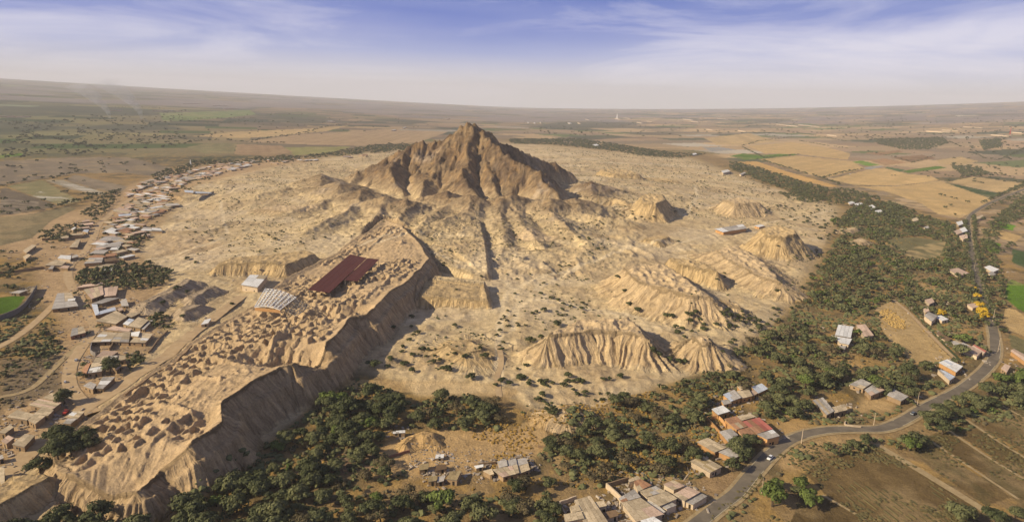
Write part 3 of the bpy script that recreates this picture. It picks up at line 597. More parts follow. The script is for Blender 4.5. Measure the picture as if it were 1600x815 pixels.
def mkmesh(name, V, Fc, mats=(), fm=None, smooth=False):
    me = bpy.data.meshes.new(name); V = np.asarray(V, np.float32).reshape(-1, 3)
    if isinstance(Fc, np.ndarray):
        k = Fc.shape[1]; n = len(Fc); me.vertices.add(len(V)); me.vertices.foreach_set('co', V.ravel())
        me.loops.add(n * k); me.loops.foreach_set('vertex_index', Fc.astype(np.int32).ravel())
        me.polygons.add(n); me.polygons.foreach_set('loop_start', np.arange(n, dtype=np.int32) * k)
    else:
        me.from_pydata(V.tolist(), [], Fc)
    for m_ in mats: me.materials.append(m_)
    if fm is not None: me.polygons.foreach_set('material_index', np.asarray(fm, np.int32))
    me.polygons.foreach_set('use_smooth', np.full(len(me.polygons), smooth))
    me.update(calc_edges=True); return me
def ob(name, me, parent=None, loc=None):
    o = bpy.data.objects.new(name, me); COL.objects.link(o)
    if parent is not None: o.parent = parent
    if loc is not None: o.location = loc
    return o
def col_attr(me, name, c):
    a = me.attributes.new(name, 'FLOAT_COLOR', 'POINT'); c4 = np.ones((len(c), 4), np.float32); c4[:, :3] = c; a.data.foreach_set('color', c4.ravel())
# ------------------------------------------------------------------ cut the sheet into its pieces
nr, nc = shape
idx = np.arange(nr * nc).reshape(nr, nc)
a_ = idx[:-1, :-1].ravel(); b_ = idx[:-1, 1:].ravel(); c_ = idx[1:, 1:].ravel(); d_ = idx[1:, :-1].ravel()
quads = np.stack([a_, b_, c_, d_], 1)
q_wrap = quads
freg = REG[:-1, :-1].ravel()
VV = np.stack([GX, GY, HT], -1).reshape(-1, 3); FU = FLU.ravel(); FW = FLW.ravel(); BA = np.where((REG > 0) & (FLW > 0), 1.0, blur(site, 3) * .9).ravel()
for r_id, inf in REGINFO.items():
    if inf[0] == 'field': BA[(REG == r_id).ravel()] = 0.12
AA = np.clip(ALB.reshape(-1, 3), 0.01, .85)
for r0 in [0] + list(REGINFO):
    sel = q_wrap[freg == r0]
    if len(sel) < 6: print('tiny region', REGINFO.get(r0)); continue
    us, inv = np.unique(sel, return_inverse=True)
    nm, lab, cat, kind = REGINFO.get(r0, ('ground', None, None, 'structure'))
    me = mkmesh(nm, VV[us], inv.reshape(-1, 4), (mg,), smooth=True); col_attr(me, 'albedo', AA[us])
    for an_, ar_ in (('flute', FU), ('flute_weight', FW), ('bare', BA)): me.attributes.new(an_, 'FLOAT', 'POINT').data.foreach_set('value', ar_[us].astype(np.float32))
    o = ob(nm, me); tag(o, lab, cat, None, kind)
del q_wrap
# ------------------------------------------------------------------ materials of built things
def tinted(name, c1, c2, rough=.9, scale=.6, spec=.15, metal=0.0, rand=.25, streaks=True):
    m, t, b = mat(name, rough, spec); b.inputs['Metallic'].default_value = metal
    stain_ = name.startswith('roof') and name not in ('roof_maroon',)
    oi = t.nodes.new('ShaderNodeObjectInfo'); gp = t.nodes.new('ShaderNodeNewGeometry')
    n_ = noise(t, scale, 5, .65, gp.outputs['Position']); base_ = mixc(t, ramp(t, n_, [(.35, (0, 0, 0)), (.65, (1, 1, 1))]), c1, c2)
    if stain_:
        ns_ = noise(t, 1.6, 6, .75, gp.outputs['Position']); base_ = mixc(t, ramp(t, ns_, [(.52, (0, 0, 0)), (.66, (.75, .75, .75))]), base_, (.17, .10, .06))
    hv = t.nodes.new('ShaderNodeHueSaturation'); t.links.new(base_, hv.inputs['Color'])
    t.links.new(math_n(t, 'ADD', math_n(t, 'MULTIPLY', oi.outputs['Random'], rand * 2), 1 - rand), hv.inputs['Value'])
    t.links.new(hv.outputs[0], b.inputs['Base Color']); return m
ROOF = {
 'tan': tinted('roof_tan', (.52, .42, .28), (.38, .30, .19)), 'grey': tinted('roof_grey', (.44, .41, .37), (.31, .28, .24)), 'white': tinted('roof_white', (.72, .72, .70), (.58, .56, .52), rand=.12),
 'rust': tinted('roof_rust', (.40, .22, .12), (.27, .14, .08)), 'red': tinted('roof_red', (.42, .115, .085), (.34, .13, .10)), 'pink': tinted('roof_pink', (.56, .41, .31), (.46, .33, .24)),
 'brown': tinted('roof_brown', (.20, .13, .07), (.13, .085, .05)), 'maroon': tinted('roof_maroon', (.10, .030, .026), (.070, .022, .019), rand=.08), 'blue': tinted('roof_blue', (.50, .54, .60), (.38, .41, .46), rand=.12), 'thatch': tinted('roof_thatch', (.36, .28, .15), (.24, .18, .09), scale=1.5)}
MW = {'adobe': tinted('wall_adobe', (.33, .23, .13), (.25, .17, .10)), 'pale': tinted('wall_pale', (.58, .46, .32), (.48, .37, .25)), 'orange': tinted('wall_orange', (.50, .28, .11), (.42, .23, .10)), 'brick': tinted('wall_brick', (.34, .17, .10), (.26, .14, .09)), 'grey': tinted('wall_grey', (.24, .21, .18), (.18, .16, .14))}
DARK = tinted('dark_opening', (.03, .025, .02), (.02, .018, .015), rand=.1)
ASP = tinted('asphalt', (.20, .165, .12), (.125, .105, .08), scale=.12, spec=.04, rand=.0)
EARTH = tinted('packed_earth', (.47, .34, .19), (.38, .26, .14), scale=.2, rand=.0); EARTHD = tinted('lane_earth', (.40, .30, .16), (.28, .20, .10), scale=.3, rand=.0)
WHITE = tinted('white_paint', (.78, .77, .74), (.68, .66, .62), rand=.05); WOODM = tinted('weathered_wood', (.20, .14, .09), (.13, .09, .06)); YELP = tinted('line_paint', (.55, .47, .30), (.40, .34, .22), rand=0)
# ------------------------------------------------------------------ roads
def smoothpl(pts, step):
    pts = np.asarray(pts, float)
    n = len(pts); out = []
    for i in range(n - 1):
        p0 = pts[max(i - 1, 0)]; p1 = pts[i]; p2 = pts[i + 1]; p3 = pts[min(i + 2, n - 1)]
        k = max(2, int(np.linalg.norm(p2 - p1) / step))
        for j in range(k):
            t = j / k; out.append(.5 * ((2 * p1) + (p2 - p0) * t + (2 * p0 - 5 * p1 + 4 * p2 - p3) * t * t + (3 * p1 - p0 - 3 * p2 + p3) * t ** 3))
    out.append(pts[-1]); return np.array(out)
ROADS = []
def ribbon(name, pl, w, m, lift, off=0.0, label=None, step=4, kind='structure', nw=2, world=None, parent=None, zs=None):
    c = world if world is not None else smoothpl(np.array([P(a, b, 0)[:2] for a, b in pl]), step)
    tg = np.gradient(c, axis=0); tg /= np.linalg.norm(tg, axis=1)[:, None] + 1e-9; nl = np.column_stack([-tg[:, 1], tg[:, 0]])
    V = []; Fc = []
    ww = w * (1 + .0 * c[:, 0])
    for i in range(len(c)):
        for j in range(nw + 1):
            q = c[i] + nl[i] * (off + (j / nw - .5) * ww[i]); V.append((q[0], q[1], 0))
    V = np.array(V); V[:, 2] = gz(V[:, 0], V[:, 1])
    zz = V[:, 2].reshape(len(c), nw + 1); V[:, 2] = (zz.max(1)[:, None] + 0 * zz).ravel() + lift
    for i in range(len(c) - 1):
        for j in range(nw):
            a = i * (nw + 1) + j; Fc.append((a, a + 1, a + nw + 2, a + nw + 1))
    me = mkmesh(name, V, np.array(Fc), (m,)); o = ob(name, me, parent)
    if kind: tag(o, label, None, None, kind)
    return c
road = [(1070, 832), (1093, 815), (1122, 792), (1150, 771), (1172, 745), (1192, 722), (1214, 701), (1238, 685), (1275, 674), (1320, 670), (1375, 670), (1412, 657), (1450, 634), (1487, 616), (1514, 599), (1543, 574), (1555, 550), (1551, 515), (1541, 480), (1530, 450), (1522, 410), (1516, 385), (1512, 355), (1514, 340), (1532, 325), (1562, 311), (1605, 294)]
RC = ribbon('road', road, 7.0, ASP, .30)
ROADS.append((RC, 6.5))
for s_ in (-1, 1): ribbon('road_edge_line', road, .28, YELP, .304, off=3.25 * s_, world=RC, nw=1)
ribbon('road_shoulder', road, 10.5, EARTHD, .18, world=RC)
for nm, pl, w in [('dirt_road', [(150, 650), (128, 628), (112, 608), (108, 590), (112, 568), (126, 545), (142, 522), (148, 508), (136, 488), (125, 466), (111, 446), (106, 428), (112, 412), (130, 396), (146, 372), (156, 350), (185, 325), (212, 307), (250, 291), (300, 274), (340, 262)], 8),
                  ('dirt_road', [(-10, 768), (12, 751), (32, 721), (62, 693), (105, 659), (140, 634), (178, 612), (215, 588), (250, 566), (300, 524), (350, 484), (378, 462)], 10),
                  ('dirt_road', [(-8, 545), (20, 530), (50, 508), (80, 480), (104, 455)], 6), ('dirt_lane', [(0, 620), (50, 606), (100, 560), (128, 535)], 4),
                  ('dirt_lane', [(1368, 694), (1400, 713), (1440, 737), (1490, 767), (1535, 795), (1570, 815)], 4.5), ('dirt_lane', [(1444, 682), (1520, 733), (1592, 780)], 1.6), ('dirt_lane', [(1480, 671), (1540, 712), (1606, 752)], 1.6), ('dirt_lane', [(1510, 656), (1560, 690), (1606, 718)], 1.6), ('dirt_lane', [(1558, 630), (1606, 656)], 1.8), ('dirt_lane', [(1285, 773), (1320, 793), (1352, 812)], 1.6),
                  ('footpath', [(1396, 468), (1420, 488), (1455, 524), (1492, 560)], 3), ('dirt_road', [(780, 620), (777, 590), (783, 570), (779, 545)], 4)]:
    c_ = ribbon(nm, pl, w, EARTH if nm != 'dirt_lane' else EARTHD, .22); ROADS.append((c_, w * .5 + 1))
# tar ditch beside the threshing field
DITCH = ribbon('irrigation_ditch', [(1402, 462), (1430, 490), (1462, 524), (1500, 563)], 2.2, tinted('ditch_weeds', (.07, .085, .03), (.05, .06, .025), rand=0), .26)
# ------------------------------------------------------------------ buildings
BQ = []   # footprints for keeping trees off
def boxfaces(n):
    return [tuple(range(n - 1, -1, -1))] + [(i, (i + 1) % n, n + (i + 1) % n, n + i) for i in range(n)] + [tuple(range(n, 2 * n))]
def prism(name, top, zb, mats, parent, thick=None, bot=None):
    """closed prism under a list of (x,y,z) roof corners"""
    n = len(top); top = np.array(top); bt = top.copy()
    if thick is None: bt[:, 2] = zb
    else: bt[:, 2] -= thick
    if bot is not None: bt[:, :2] = bot
    ar = 0.5 * sum(top[i, 0] * top[(i + 1) % n, 1] - top[(i + 1) % n, 0] * top[i, 1] for i in range(n))
    if ar < 0: top = top[::-1]; bt = bt[::-1]
    return ob(name, mkmesh(name, np.vstack([bt, top]), boxfaces(n), mats), parent)
BL = []
def building(q, h=3.2, rc='tan', np_=1, wall='adobe', axis=0, zone='', kind='house', alt=None, far=False, group=None, slope=.5, door=True, label=None):
    gp_ = [hit(a, b, h) for a, b in q]
    if any(g is None for g in gp_): return None
    q3 = np.array(gp_); base_ = q3[:, 2].min() - .6; cx_ = q3.mean(0)
    q2 = q3[:, :2]; BQ.append(q2)
    r = bpy.data.objects.new(kind.replace(' ', '_'), None); COL.objects.link(r); r.location = (cx_[0], cx_[1], cx_[2])
    loc = np.array([cx_[0], cx_[1], 0])
    zt = q3[:, 2].mean() + h + np.array([0, slope, slope, 0]) * (1 if axis == 0 else 1)
    tp = np.column_stack([q2, zt]); off_ = np.array([cx_[0], cx_[1], cx_[2]])
    shrink = cx_[:2] + (q2 - cx_[:2]) * .95
    wl = prism('wall', np.column_stack([shrink, zt - .12]) - off_, base_ - off_[2], (MW[wall],), r)
    if door and not far:
        # dark doorway and window openings in the two camera-side walls
        e = sorted(range(4), key=lambda i: (shrink[i] + shrink[(i + 1) % 4])[1])[0]
        a = shrink[e]; b_ = shrink[(e + 1) % 4]; L = np.linalg.norm(b_ - a); dd = (b_ - a) / (L + 1e-6); nn = np.array([dd[1], -dd[0]])
        if nn @ (cx_[:2] - a) > 0: nn = -nn
        for k, (f0, w_, z0_, z1_, nm) in enumerate([(.2 + .3 * random.random(), 1.1, 0, 2.1, 'door')] + ([(.62 + .2 * random.random(), 1.2, 1.1, 2.0, 'window')] if L > 6 else [])):
            m_ = a + dd * L * f0; V = []
            for zz in (z0_, z1_):
                for s_, o_ in ((-1, -.05), (1, -.05), (1, .06), (-1, .06)):
                    p_ = m_ + dd * s_ * w_ / 2 + nn * o_; V.append((p_[0] - off_[0], p_[1] - off_[1], zz))
            ob(nm, mkmesh(nm, V, boxfaces(4), (DARK,)), r)
    over = cx_[:2] + (q2 - cx_[:2]) * 1.03; tp = np.column_stack([over, zt + .02]) - off_
    if axis == 1: tp = np.roll(tp, 1, axis=0)
    colors = [rc] if alt is None else [rc, alt]
    if np_ == 1 or far:
        rf = prism('roof', tp, 0, (ROOF[rc],), r, thick=.18)
    else:
        # sheets laid side by side from edge 0-3 to edge 1-2
        rf = prism('roof', tp - np.array([0, 0, .05]), 0, (MW['grey'],), r, thick=.12)
        for k in range(np_):
            t0 = k / np_ + .006; t1 = (k + 1) / np_ - .006; zj = random.random() * .14; ex = (random.random() - .5) * .03
            A = tp[0] * (1 - t0) + tp[1] * t0; B = tp[0] * (1 - t1) + tp[1] * t1; D = tp[3] * (1 - t0) + tp[2] * t0; E = tp[3] * (1 - t1) + tp[2] * t1
            ns = 2 if np_ > 2 else 1
            for s_ in range(ns):
                f0 = s_ / ns + .004; f1 = (s_ + 1) / ns - .004
                A2 = A * (1 - f0) + D * f0; D2 = A * (1 - f1) + D * f1; B2 = B * (1 - f0) + E * f0; E2 = B * (1 - f1) + E * f1
                pnl = np.array([A2, B2, E2, D2]); pnl[:, 2] += .04 + zj + .05 * s_
                ck = rc if (alt is None or random.random() < .72) else alt
                prism('roof_panel', pnl, 0, (ROOF[ck],), rf, thick=.08)
    BL.append(dict(o=r, q=q, rc=rc, zone=zone, kind=kind, group=group, label=label, alt=alt, area=abs(0.5 * sum(q2[i, 0] * q2[(i + 1) % 4, 1] - q2[(i + 1) % 4, 0] * q2[i, 1] for i in range(4))), px=np.mean([p[0] for p in q]), py=np.mean([p[1] for p in q])))
    return r
def B(qs, **k):
    for e in qs:
        q = e[0]; kk = dict(k); kk.update(e[1] if len(e) > 1 else {}); building(q, **kk)
Z = 'in the block of joined sheds at the bottom edge beside the road'
B([([(972, 785), (1001, 779), (1037, 804), (995, 814)], dict(np_=4, rc='tan', alt='pink')), ([(967, 778), (990, 765), (1001, 778), (972, 784)], dict(np_=3, rc='grey', alt='rust')),
   ([(1011, 777), (1042, 769), (1058, 780), (1031, 790)], dict(np_=4, rc='tan', axis=0, h=3.6)), ([(1000, 767), (1024, 760), (1040, 769), (1011, 776)], dict(np_=3, rc='tan', alt='grey')),
   ([(1037, 756), (1052, 751), (1070, 760), (1053, 765)], dict(np_=3, rc='pink', alt='tan')), ([(1052, 772), (1074, 761), (1094, 770), (1070, 782)], dict(np_=4, rc='pink', alt='tan', h=3.5)),
   ([(1071, 783), (1094, 771), (1105, 776), (1083, 788)], dict(np_=2, rc='grey', h=2.8)), ([(990, 752), (1001, 749), (1018, 759), (998, 767)], dict(np_=3, rc='rust', alt='tan')),
   ([(982, 749), (996, 744), (1001, 749), (983, 753)], dict(np_=2)), ([(1009, 784), (1017, 782), (1040, 800), (1032, 801)], dict(rc='grey', h=2.6)), ([(1034, 791), (1048, 785), (1057, 790), (1042, 795)], dict(rc='grey', h=2.8, np_=2)),
   ([(1001, 813), (1021, 808), (1036, 818), (1007, 824)], dict(rc='white', np_=3))], zone=Z, kind='shed', wall='pale')
Z = 'in the sheds at the bottom edge left of the lane beside the joined block'
B([([(898, 781), (922, 776), (952, 820), (914, 820)], dict(np_=5)), ([(890, 791), (903, 789), (908, 798), (894, 800)], dict()), ([(881, 803), (908, 800), (913, 811), (884, 815)], dict(np_=3)), ([(927, 784), (943, 783), (948, 791), (931, 793)], dict(np_=2)), ([(942, 800), (962, 797), (966, 806), (948, 810)], dict(rc='brown', h=2.2))], zone=Z, kind='shed', wall='pale')
Z = 'among the trees above the red-roofed compound'
B([([(1174, 604), (1190, 600), (1200, 608), (1185, 614)], dict(rc='blue', np_=2)), ([(1130, 616), (1147, 610), (1158, 622), (1142, 627)], dict(rc='blue', np_=4, alt='grey')), ([(1150, 611), (1169, 608), (1176, 619), (1159, 622)], dict(rc='tan', np_=2)),
   ([(1152, 603), (1160, 601), (1165, 606), (1157, 609)], dict(rc='tan', h=4)), ([(1171, 611), (1180, 609), (1184, 615), (1176, 618)], dict(rc='pink', h=2.6)), ([(1127, 625), (1140, 624), (1143, 630), (1131, 632)], dict(rc='grey', h=2.4)),
   ([(1112, 639), (1129, 634), (1141, 643), (1122, 648)], dict(rc='white', np_=2))], zone=Z, kind='house', wall='orange')
Z = 'in the red-roofed compound beside the asphalt road'
B([([(1132, 654), (1150, 651), (1168, 667), (1151, 671)], dict(np_=3, rc='tan', alt='rust', h=4)), ([(1150, 651), (1172, 647), (1181, 652), (1159, 657)], dict(np_=3, rc='tan', h=4)), ([(1160, 658), (1186, 653), (1207, 671), (1183, 677)], dict(np_=4, rc='red', alt='rust', h=4.6)),
   ([(1183, 678), (1207, 672), (1218, 682), (1199, 686)], dict(np_=3, rc='grey', alt='white', h=4.5)), ([(1153, 671), (1169, 668), (1181, 680), (1160, 681)], dict(np_=2, rc='rust', h=3.6)), ([(1124, 674), (1142, 670), (1153, 680), (1138, 690)], dict(np_=2, rc='grey', alt='tan')),
   ], zone=Z, kind='house', wall='orange')
Z = 'between the tree and the road below the red-roofed compound'
B([([(1089, 690), (1106, 685), (1135, 700), (1117, 706)], dict(np_=4, rc='tan')), ([(1123, 706), (1137, 701), (1157, 712), (1147, 716)], dict(np_=2, rc='grey')), ([(1079, 720), (1098, 713), (1128, 730), (1110, 738)], dict(np_=5, rc='tan', wall='pale', alt='thatch'))], zone=Z, kind='house', wall='orange')
Z = 'in the farmyard above the road bend'
B([([(1270, 625), (1286, 622), (1303, 643), (1292, 648)], dict(np_=4, rc='grey', alt='tan')), ([(1300, 636), (1320, 632), (1324, 641), (1304, 645)], dict(np_=3, rc='tan')), ([(1328, 600), (1346, 592), (1361, 600), (1349, 607)], dict(np_=3, rc='grey', alt='tan')),
   ([(1351, 609), (1365, 601), (1382, 610), (1361, 618)], dict(np_=3, rc='grey', alt='pink')), ([(1386, 617), (1395, 608), (1419, 620), (1408, 626)], dict(np_=3, rc='grey')), ([(1366, 598), (1371, 596), (1384, 604), (1380, 606)], dict(rc='pink', h=2.4))], zone=Z, kind='house')
Z = 'in the wood left of the threshing field'
B([([(1310, 507), (1333, 511), (1329, 528), (1305, 523)], dict(np_=4, rc='white', alt='rust')), ([(1304, 525), (1331, 530), (1326, 539), (1312, 535)], dict(np_=3, rc='white')), ([(1338, 508), (1352, 507), (1365, 525), (1351, 526)], dict(np_=3, rc='pink')), ([(1312, 540), (1322, 541), (1320, 546), (1311, 544)], dict(rc='grey', h=2.2))], zone=Z, kind='house', wall='pale')
Z = 'by the ditch at the foot of the threshing field'
B([([(1467, 566), (1480, 562), (1504, 573), (1494, 581)], dict(np_=4, rc='white', alt='blue', wall='orange', kind='barn')), ([(1465, 577), (1476, 580), (1492, 589), (1484, 594)], dict(np_=3, rc='blue', alt='grey')), ([(1485, 534), (1494, 532), (1514, 540), (1504, 546)], dict(np_=3, rc='grey', alt='tan')),
   ([(1505, 546), (1514, 540), (1534, 550), (1527, 556)], dict(np_=3, rc='pink')), ([(1519, 541), (1522, 539), (1541, 549), (1537, 552)], dict(np_=2, rc='red', alt='pink', h=3.5)), ([(1463, 521), (1468, 518), (1486, 530), (1480, 534)], dict(rc='brown', h=1.6, wall='pale'))], zone=Z, kind='house', wall='pale')
Z = 'right of the asphalt road'
B([([(1579, 548), (1584, 546), (1612, 560), (1604, 566)], dict(np_=2, rc='pink', wall='orange')), ([(1564, 575), (1570, 569), (1579, 572), (1573, 581)], dict(rc='pink', wall='adobe', h=3)), ([(1538, 417), (1546, 415), (1561, 421), (1551, 425)], dict(rc='white', h=3)), ([(1544, 426), (1550, 424), (1556, 429), (1549, 431)], dict(rc='grey', h=3)), ([(1525, 339), (1535, 336), (1537, 340), (1528, 342)], dict(rc='tan', h=3.5))], zone=Z, kind='house', wall='pale')
Z = 'in the wood beside the straight stretch of road'
B([([(1490, 361), (1507, 355), (1512, 361), (1496, 366)], dict(rc='white', np_=2, alt='pink', h=4.5)), ([(1499, 368), (1511, 366), (1512, 372), (1505, 374)], dict(rc='pink', h=4)), ([(1494, 347), (1503, 345), (1505, 350), (1498, 352)], dict(rc='white', h=3.5)), ([(1444, 493), (1451, 488), (1465, 494), (1456, 502)], dict(rc='grey', h=4, np_=2)),
   ([(1443, 482), (1450, 480), (1452, 486), (1446, 488)], dict(rc='pink', h=4.5)), ([(1445, 468), (1456, 466), (1460, 472), (1452, 475)], dict(rc='pink', h=3)), ([(1459, 494), (1470, 493), (1482, 499), (1472, 501)], dict(rc='white', h=2.6)), ([(1511, 475), (1524, 474), (1530, 479), (1520, 481)], dict(rc='pink', h=3)), ([(1482, 421), (1497, 419), (1514, 427), (1500, 431)], dict(rc='pink', h=3, np_=2)), ([(1424, 342), (1432, 340), (1436, 344), (1428, 346)], dict(rc='tan', h=3)), ([(1443, 355), (1450, 353), (1452, 356), (1446, 357)], dict(rc='grey', h=3))], zone=Z, kind='house', wall='pale')
Z = 'at the edge of the belt of trees below the stubble fields'
B([([(1357, 322), (1363, 320), (1368, 324), (1361, 327)], dict(rc='white')), ([(1367, 329), (1377, 328), (1379, 332), (1369, 333)], dict(rc='white')), ([(1325, 316), (1332, 314), (1336, 317), (1328, 319)], dict(rc='white')), ([(1335, 318), (1346, 317), (1349, 320), (1338, 321)], dict(rc='white')), ([(1127, 267), (1137, 265), (1141, 268), (1130, 270)], dict(rc='white', h=6)), ([(1155, 272), (1163, 269), (1167, 270), (1158, 273)], dict(rc='grey', h=4)), ([(1081, 240), (1087, 239), (1089, 241), (1082, 242)], dict(rc='white', h=4)), ([(925, 226), (932, 225), (936, 227), (929, 228)], dict(rc='white', h=5))], zone=Z, kind='house', wall='pale', far=True)
Z = 'on the desert right of the mountain'
B([([(1117, 357), (1160, 352), (1167, 357), (1130, 362)], dict(rc='white', np_=4, alt='grey', h=5, wall='orange', kind='excavation shelter', label='long low excavation shelter with a pale flat roof and an orange end wall')), ([(1179, 353), (1188, 351), (1195, 352), (1186, 355)], dict(rc='white', h=3, kind='excavation shelter', label='small pale-roofed shelter partly hidden behind the rightmost fluted mound'))], zone=Z, kind='shed', wall='orange')
Z = 'in the clearing below the bare dirt dome'
B([([(656, 725), (670, 724), (669, 733), (655, 734)], dict(rc='thatch', h=2.2)), ([(682, 726), (697, 726), (698, 733), (680, 735)], dict(rc='brown', h=2)), ([(670, 744), (683, 744), (682, 752), (669, 752)], dict(rc='thatch', alt='grey', np_=2, h=2.4)), ([(684, 744), (696, 744), (693, 752), (683, 753)], dict(rc='grey', h=2.3)), ([(703, 736), (721, 736), (714, 751), (698, 748)], dict(rc='thatch', np_=3, h=2.8)),
   ([(777, 720), (791, 719), (793, 728), (780, 730)], dict(rc='grey', h=2.4)), ([(792, 719), (806, 717), (808, 727), (794, 728)], dict(rc='grey', h=2.4)), ([(807, 717), (821, 716), (825, 724), (809, 727)], dict(rc='grey', h=2.4)), ([(755, 735), (768, 733), (772, 741), (766, 741)], dict(rc='tan', h=2.6)), ([(769, 733), (808, 727), (811, 740), (786, 745)], dict(rc='tan', np_=5, alt='pink', h=2.8)), ([(809, 728), (825, 725), (828, 735), (812, 739)], dict(rc='tan', np_=2, h=2.8)),
   ([(741, 727), (755, 726), (755, 730), (744, 731)], dict(rc='white', h=1.8)), ([(681, 710), (694, 710), (693, 716), (680, 716)], dict(rc='white', alt='grey', np_=2, h=1.2)), ([(614, 673), (633, 673), (633, 677), (614, 677)], dict(rc='white', np_=4, h=2.2, alt='grey'))], zone=Z, kind='shed', wall='adobe')
Z = 'in the settlement at the lower left beside the platform end'
B([([(11, 651), (27, 641), (54, 648), (42, 656)], dict(np_=4)), ([(44, 656), (53, 648), (71, 651), (55, 662)], dict(np_=3)), ([(52, 647), (65, 638), (84, 642), (75, 649)], dict(np_=3)), ([(46, 632), (61, 624), (96, 630), (81, 640)], dict(np_=5, alt='pink')), ([(67, 621), (81, 615), (98, 620), (91, 627)], dict(np_=3)),
   ([(-2, 675), (15, 665), (22, 668), (8, 677)], dict(np_=2)), ([(19, 694), (39, 679), (55, 681), (38, 698)], dict(np_=3, rc='tan')), ([(2, 688), (13, 681), (22, 685), (10, 693)], dict(np_=2, rc='pink')), ([(105, 650), (115, 643), (132, 644), (120, 655)], dict(np_=4, rc='tan', alt='white')), ([(99, 661), (106, 655), (120, 655), (110, 662)], dict(np_=2, rc='grey')), ([(87, 674), (95, 669), (101, 669), (93, 676)], dict(rc='grey')), ([(-4, 735), (8, 738), (4, 747), (-6, 745)], dict(rc='tan')), ([(-4, 712), (4, 711), (6, 716), (-2, 718)], dict(rc='grey', h=2.5))], zone=Z, kind='house')
Z = 'in the settlement between the dirt road and the track, middle left'
B([([(142, 534), (160, 519), (184, 521), (172, 533)], dict(np_=4, rc='tan', alt='white')), ([(173, 533), (185, 521), (204, 519), (201, 534)], dict(np_=4, rc='grey', alt='tan')), ([(203, 534), (217, 520), (239, 523), (227, 535)], dict(np_=4, rc='tan', alt='white')), ([(205, 519), (219, 518), (216, 526), (205, 524)], dict(rc='white', h=4.2)), ([(166, 514), (178, 510), (207, 515), (199, 519)], dict(np_=3, rc='pink')),
   ([(150, 557), (162, 548), (185, 550), (174, 556)], dict(rc='pink', np_=2)), ([(149, 559), (170, 556), (166, 564), (146, 566)], dict(rc='tan', np_=2)), ([(144, 567), (165, 565), (161, 572), (141, 574)], dict(rc='tan', np_=2)), ([(140, 575), (162, 573), (159, 581), (136, 583)], dict(rc='white', np_=3, alt='grey')), ([(168, 556), (184, 556), (182, 563), (167, 564)], dict(rc='grey', alt='pink', np_=2)), ([(185, 555), (196, 556), (196, 562), (184, 563)], dict(rc='tan')),
   ([(134, 568), (142, 567), (135, 584), (127, 582)], dict(rc='rust')), ([(150, 606), (161, 590), (180, 590), (161, 607)], dict(rc='grey', np_=3, alt='white')), ([(130, 602), (141, 597), (151, 601), (145, 608)], dict(rc='grey')), ([(110, 525), (113, 514), (130, 511), (134, 519)], dict(rc='grey', alt='tan', np_=3, wall='brick')), ([(172, 568), (185, 566), (190, 572), (182, 578)], dict(rc='pink', h=2.8))], zone=Z, kind='house')
Z = 'beside the dark grove, above the middle-left settlement'
B([([(120, 449), (131, 445), (160, 442), (160, 445)], dict(rc='pink', h=3)), ([(131, 452), (160, 447), (162, 461), (143, 467)], dict(rc='pink', alt='tan', np_=4)), ([(162, 450), (185, 447), (181, 462), (163, 463)], dict(rc='pink', np_=3)), ([(144, 474), (167, 466), (187, 466), (159, 474)], dict(rc='grey', np_=2)), ([(143, 475), (152, 476), (155, 490), (149, 492)], dict(rc='blue')), ([(151, 492), (156, 487), (179, 480), (181, 484)], dict(rc='blue')),
   ([(150, 501), (181, 486), (199, 495), (181, 506)], dict(rc='tan', alt='grey', np_=5)), ([(192, 506), (202, 498), (210, 500), (200, 508)], dict(rc='white', alt='blue', np_=2)), ([(200, 509), (216, 496), (232, 501), (219, 512)], dict(rc='tan', np_=3)), ([(221, 513), (236, 500), (239, 501), (225, 514)], dict(rc='grey', h=2.6)), ([(183, 482), (190, 481), (193, 484), (186, 486)], dict(rc='pink', h=2.8)), ([(195, 493), (205, 489), (220, 489), (206, 495)], dict(rc='tan', h=2.8)), ([(188, 470), (197, 467), (201, 477), (190, 478)], dict(rc='grey', h=2.8)),
   ([(81, 483), (90, 459), (111, 458), (122, 478)], dict(rc='grey', alt='tan', np_=5)), ([(106, 467), (118, 466), (117, 470), (106, 470)], dict(rc='white', h=4)), ([(15, 457), (29, 454), (42, 454), (30, 458)], dict(rc='grey', h=2.8)), ([(46, 456), (50, 450), (58, 449), (54, 456)], dict(rc='tan', h=2.8))], zone=Z, kind='house')
Z = 'in the upper-left village along the dirt road'
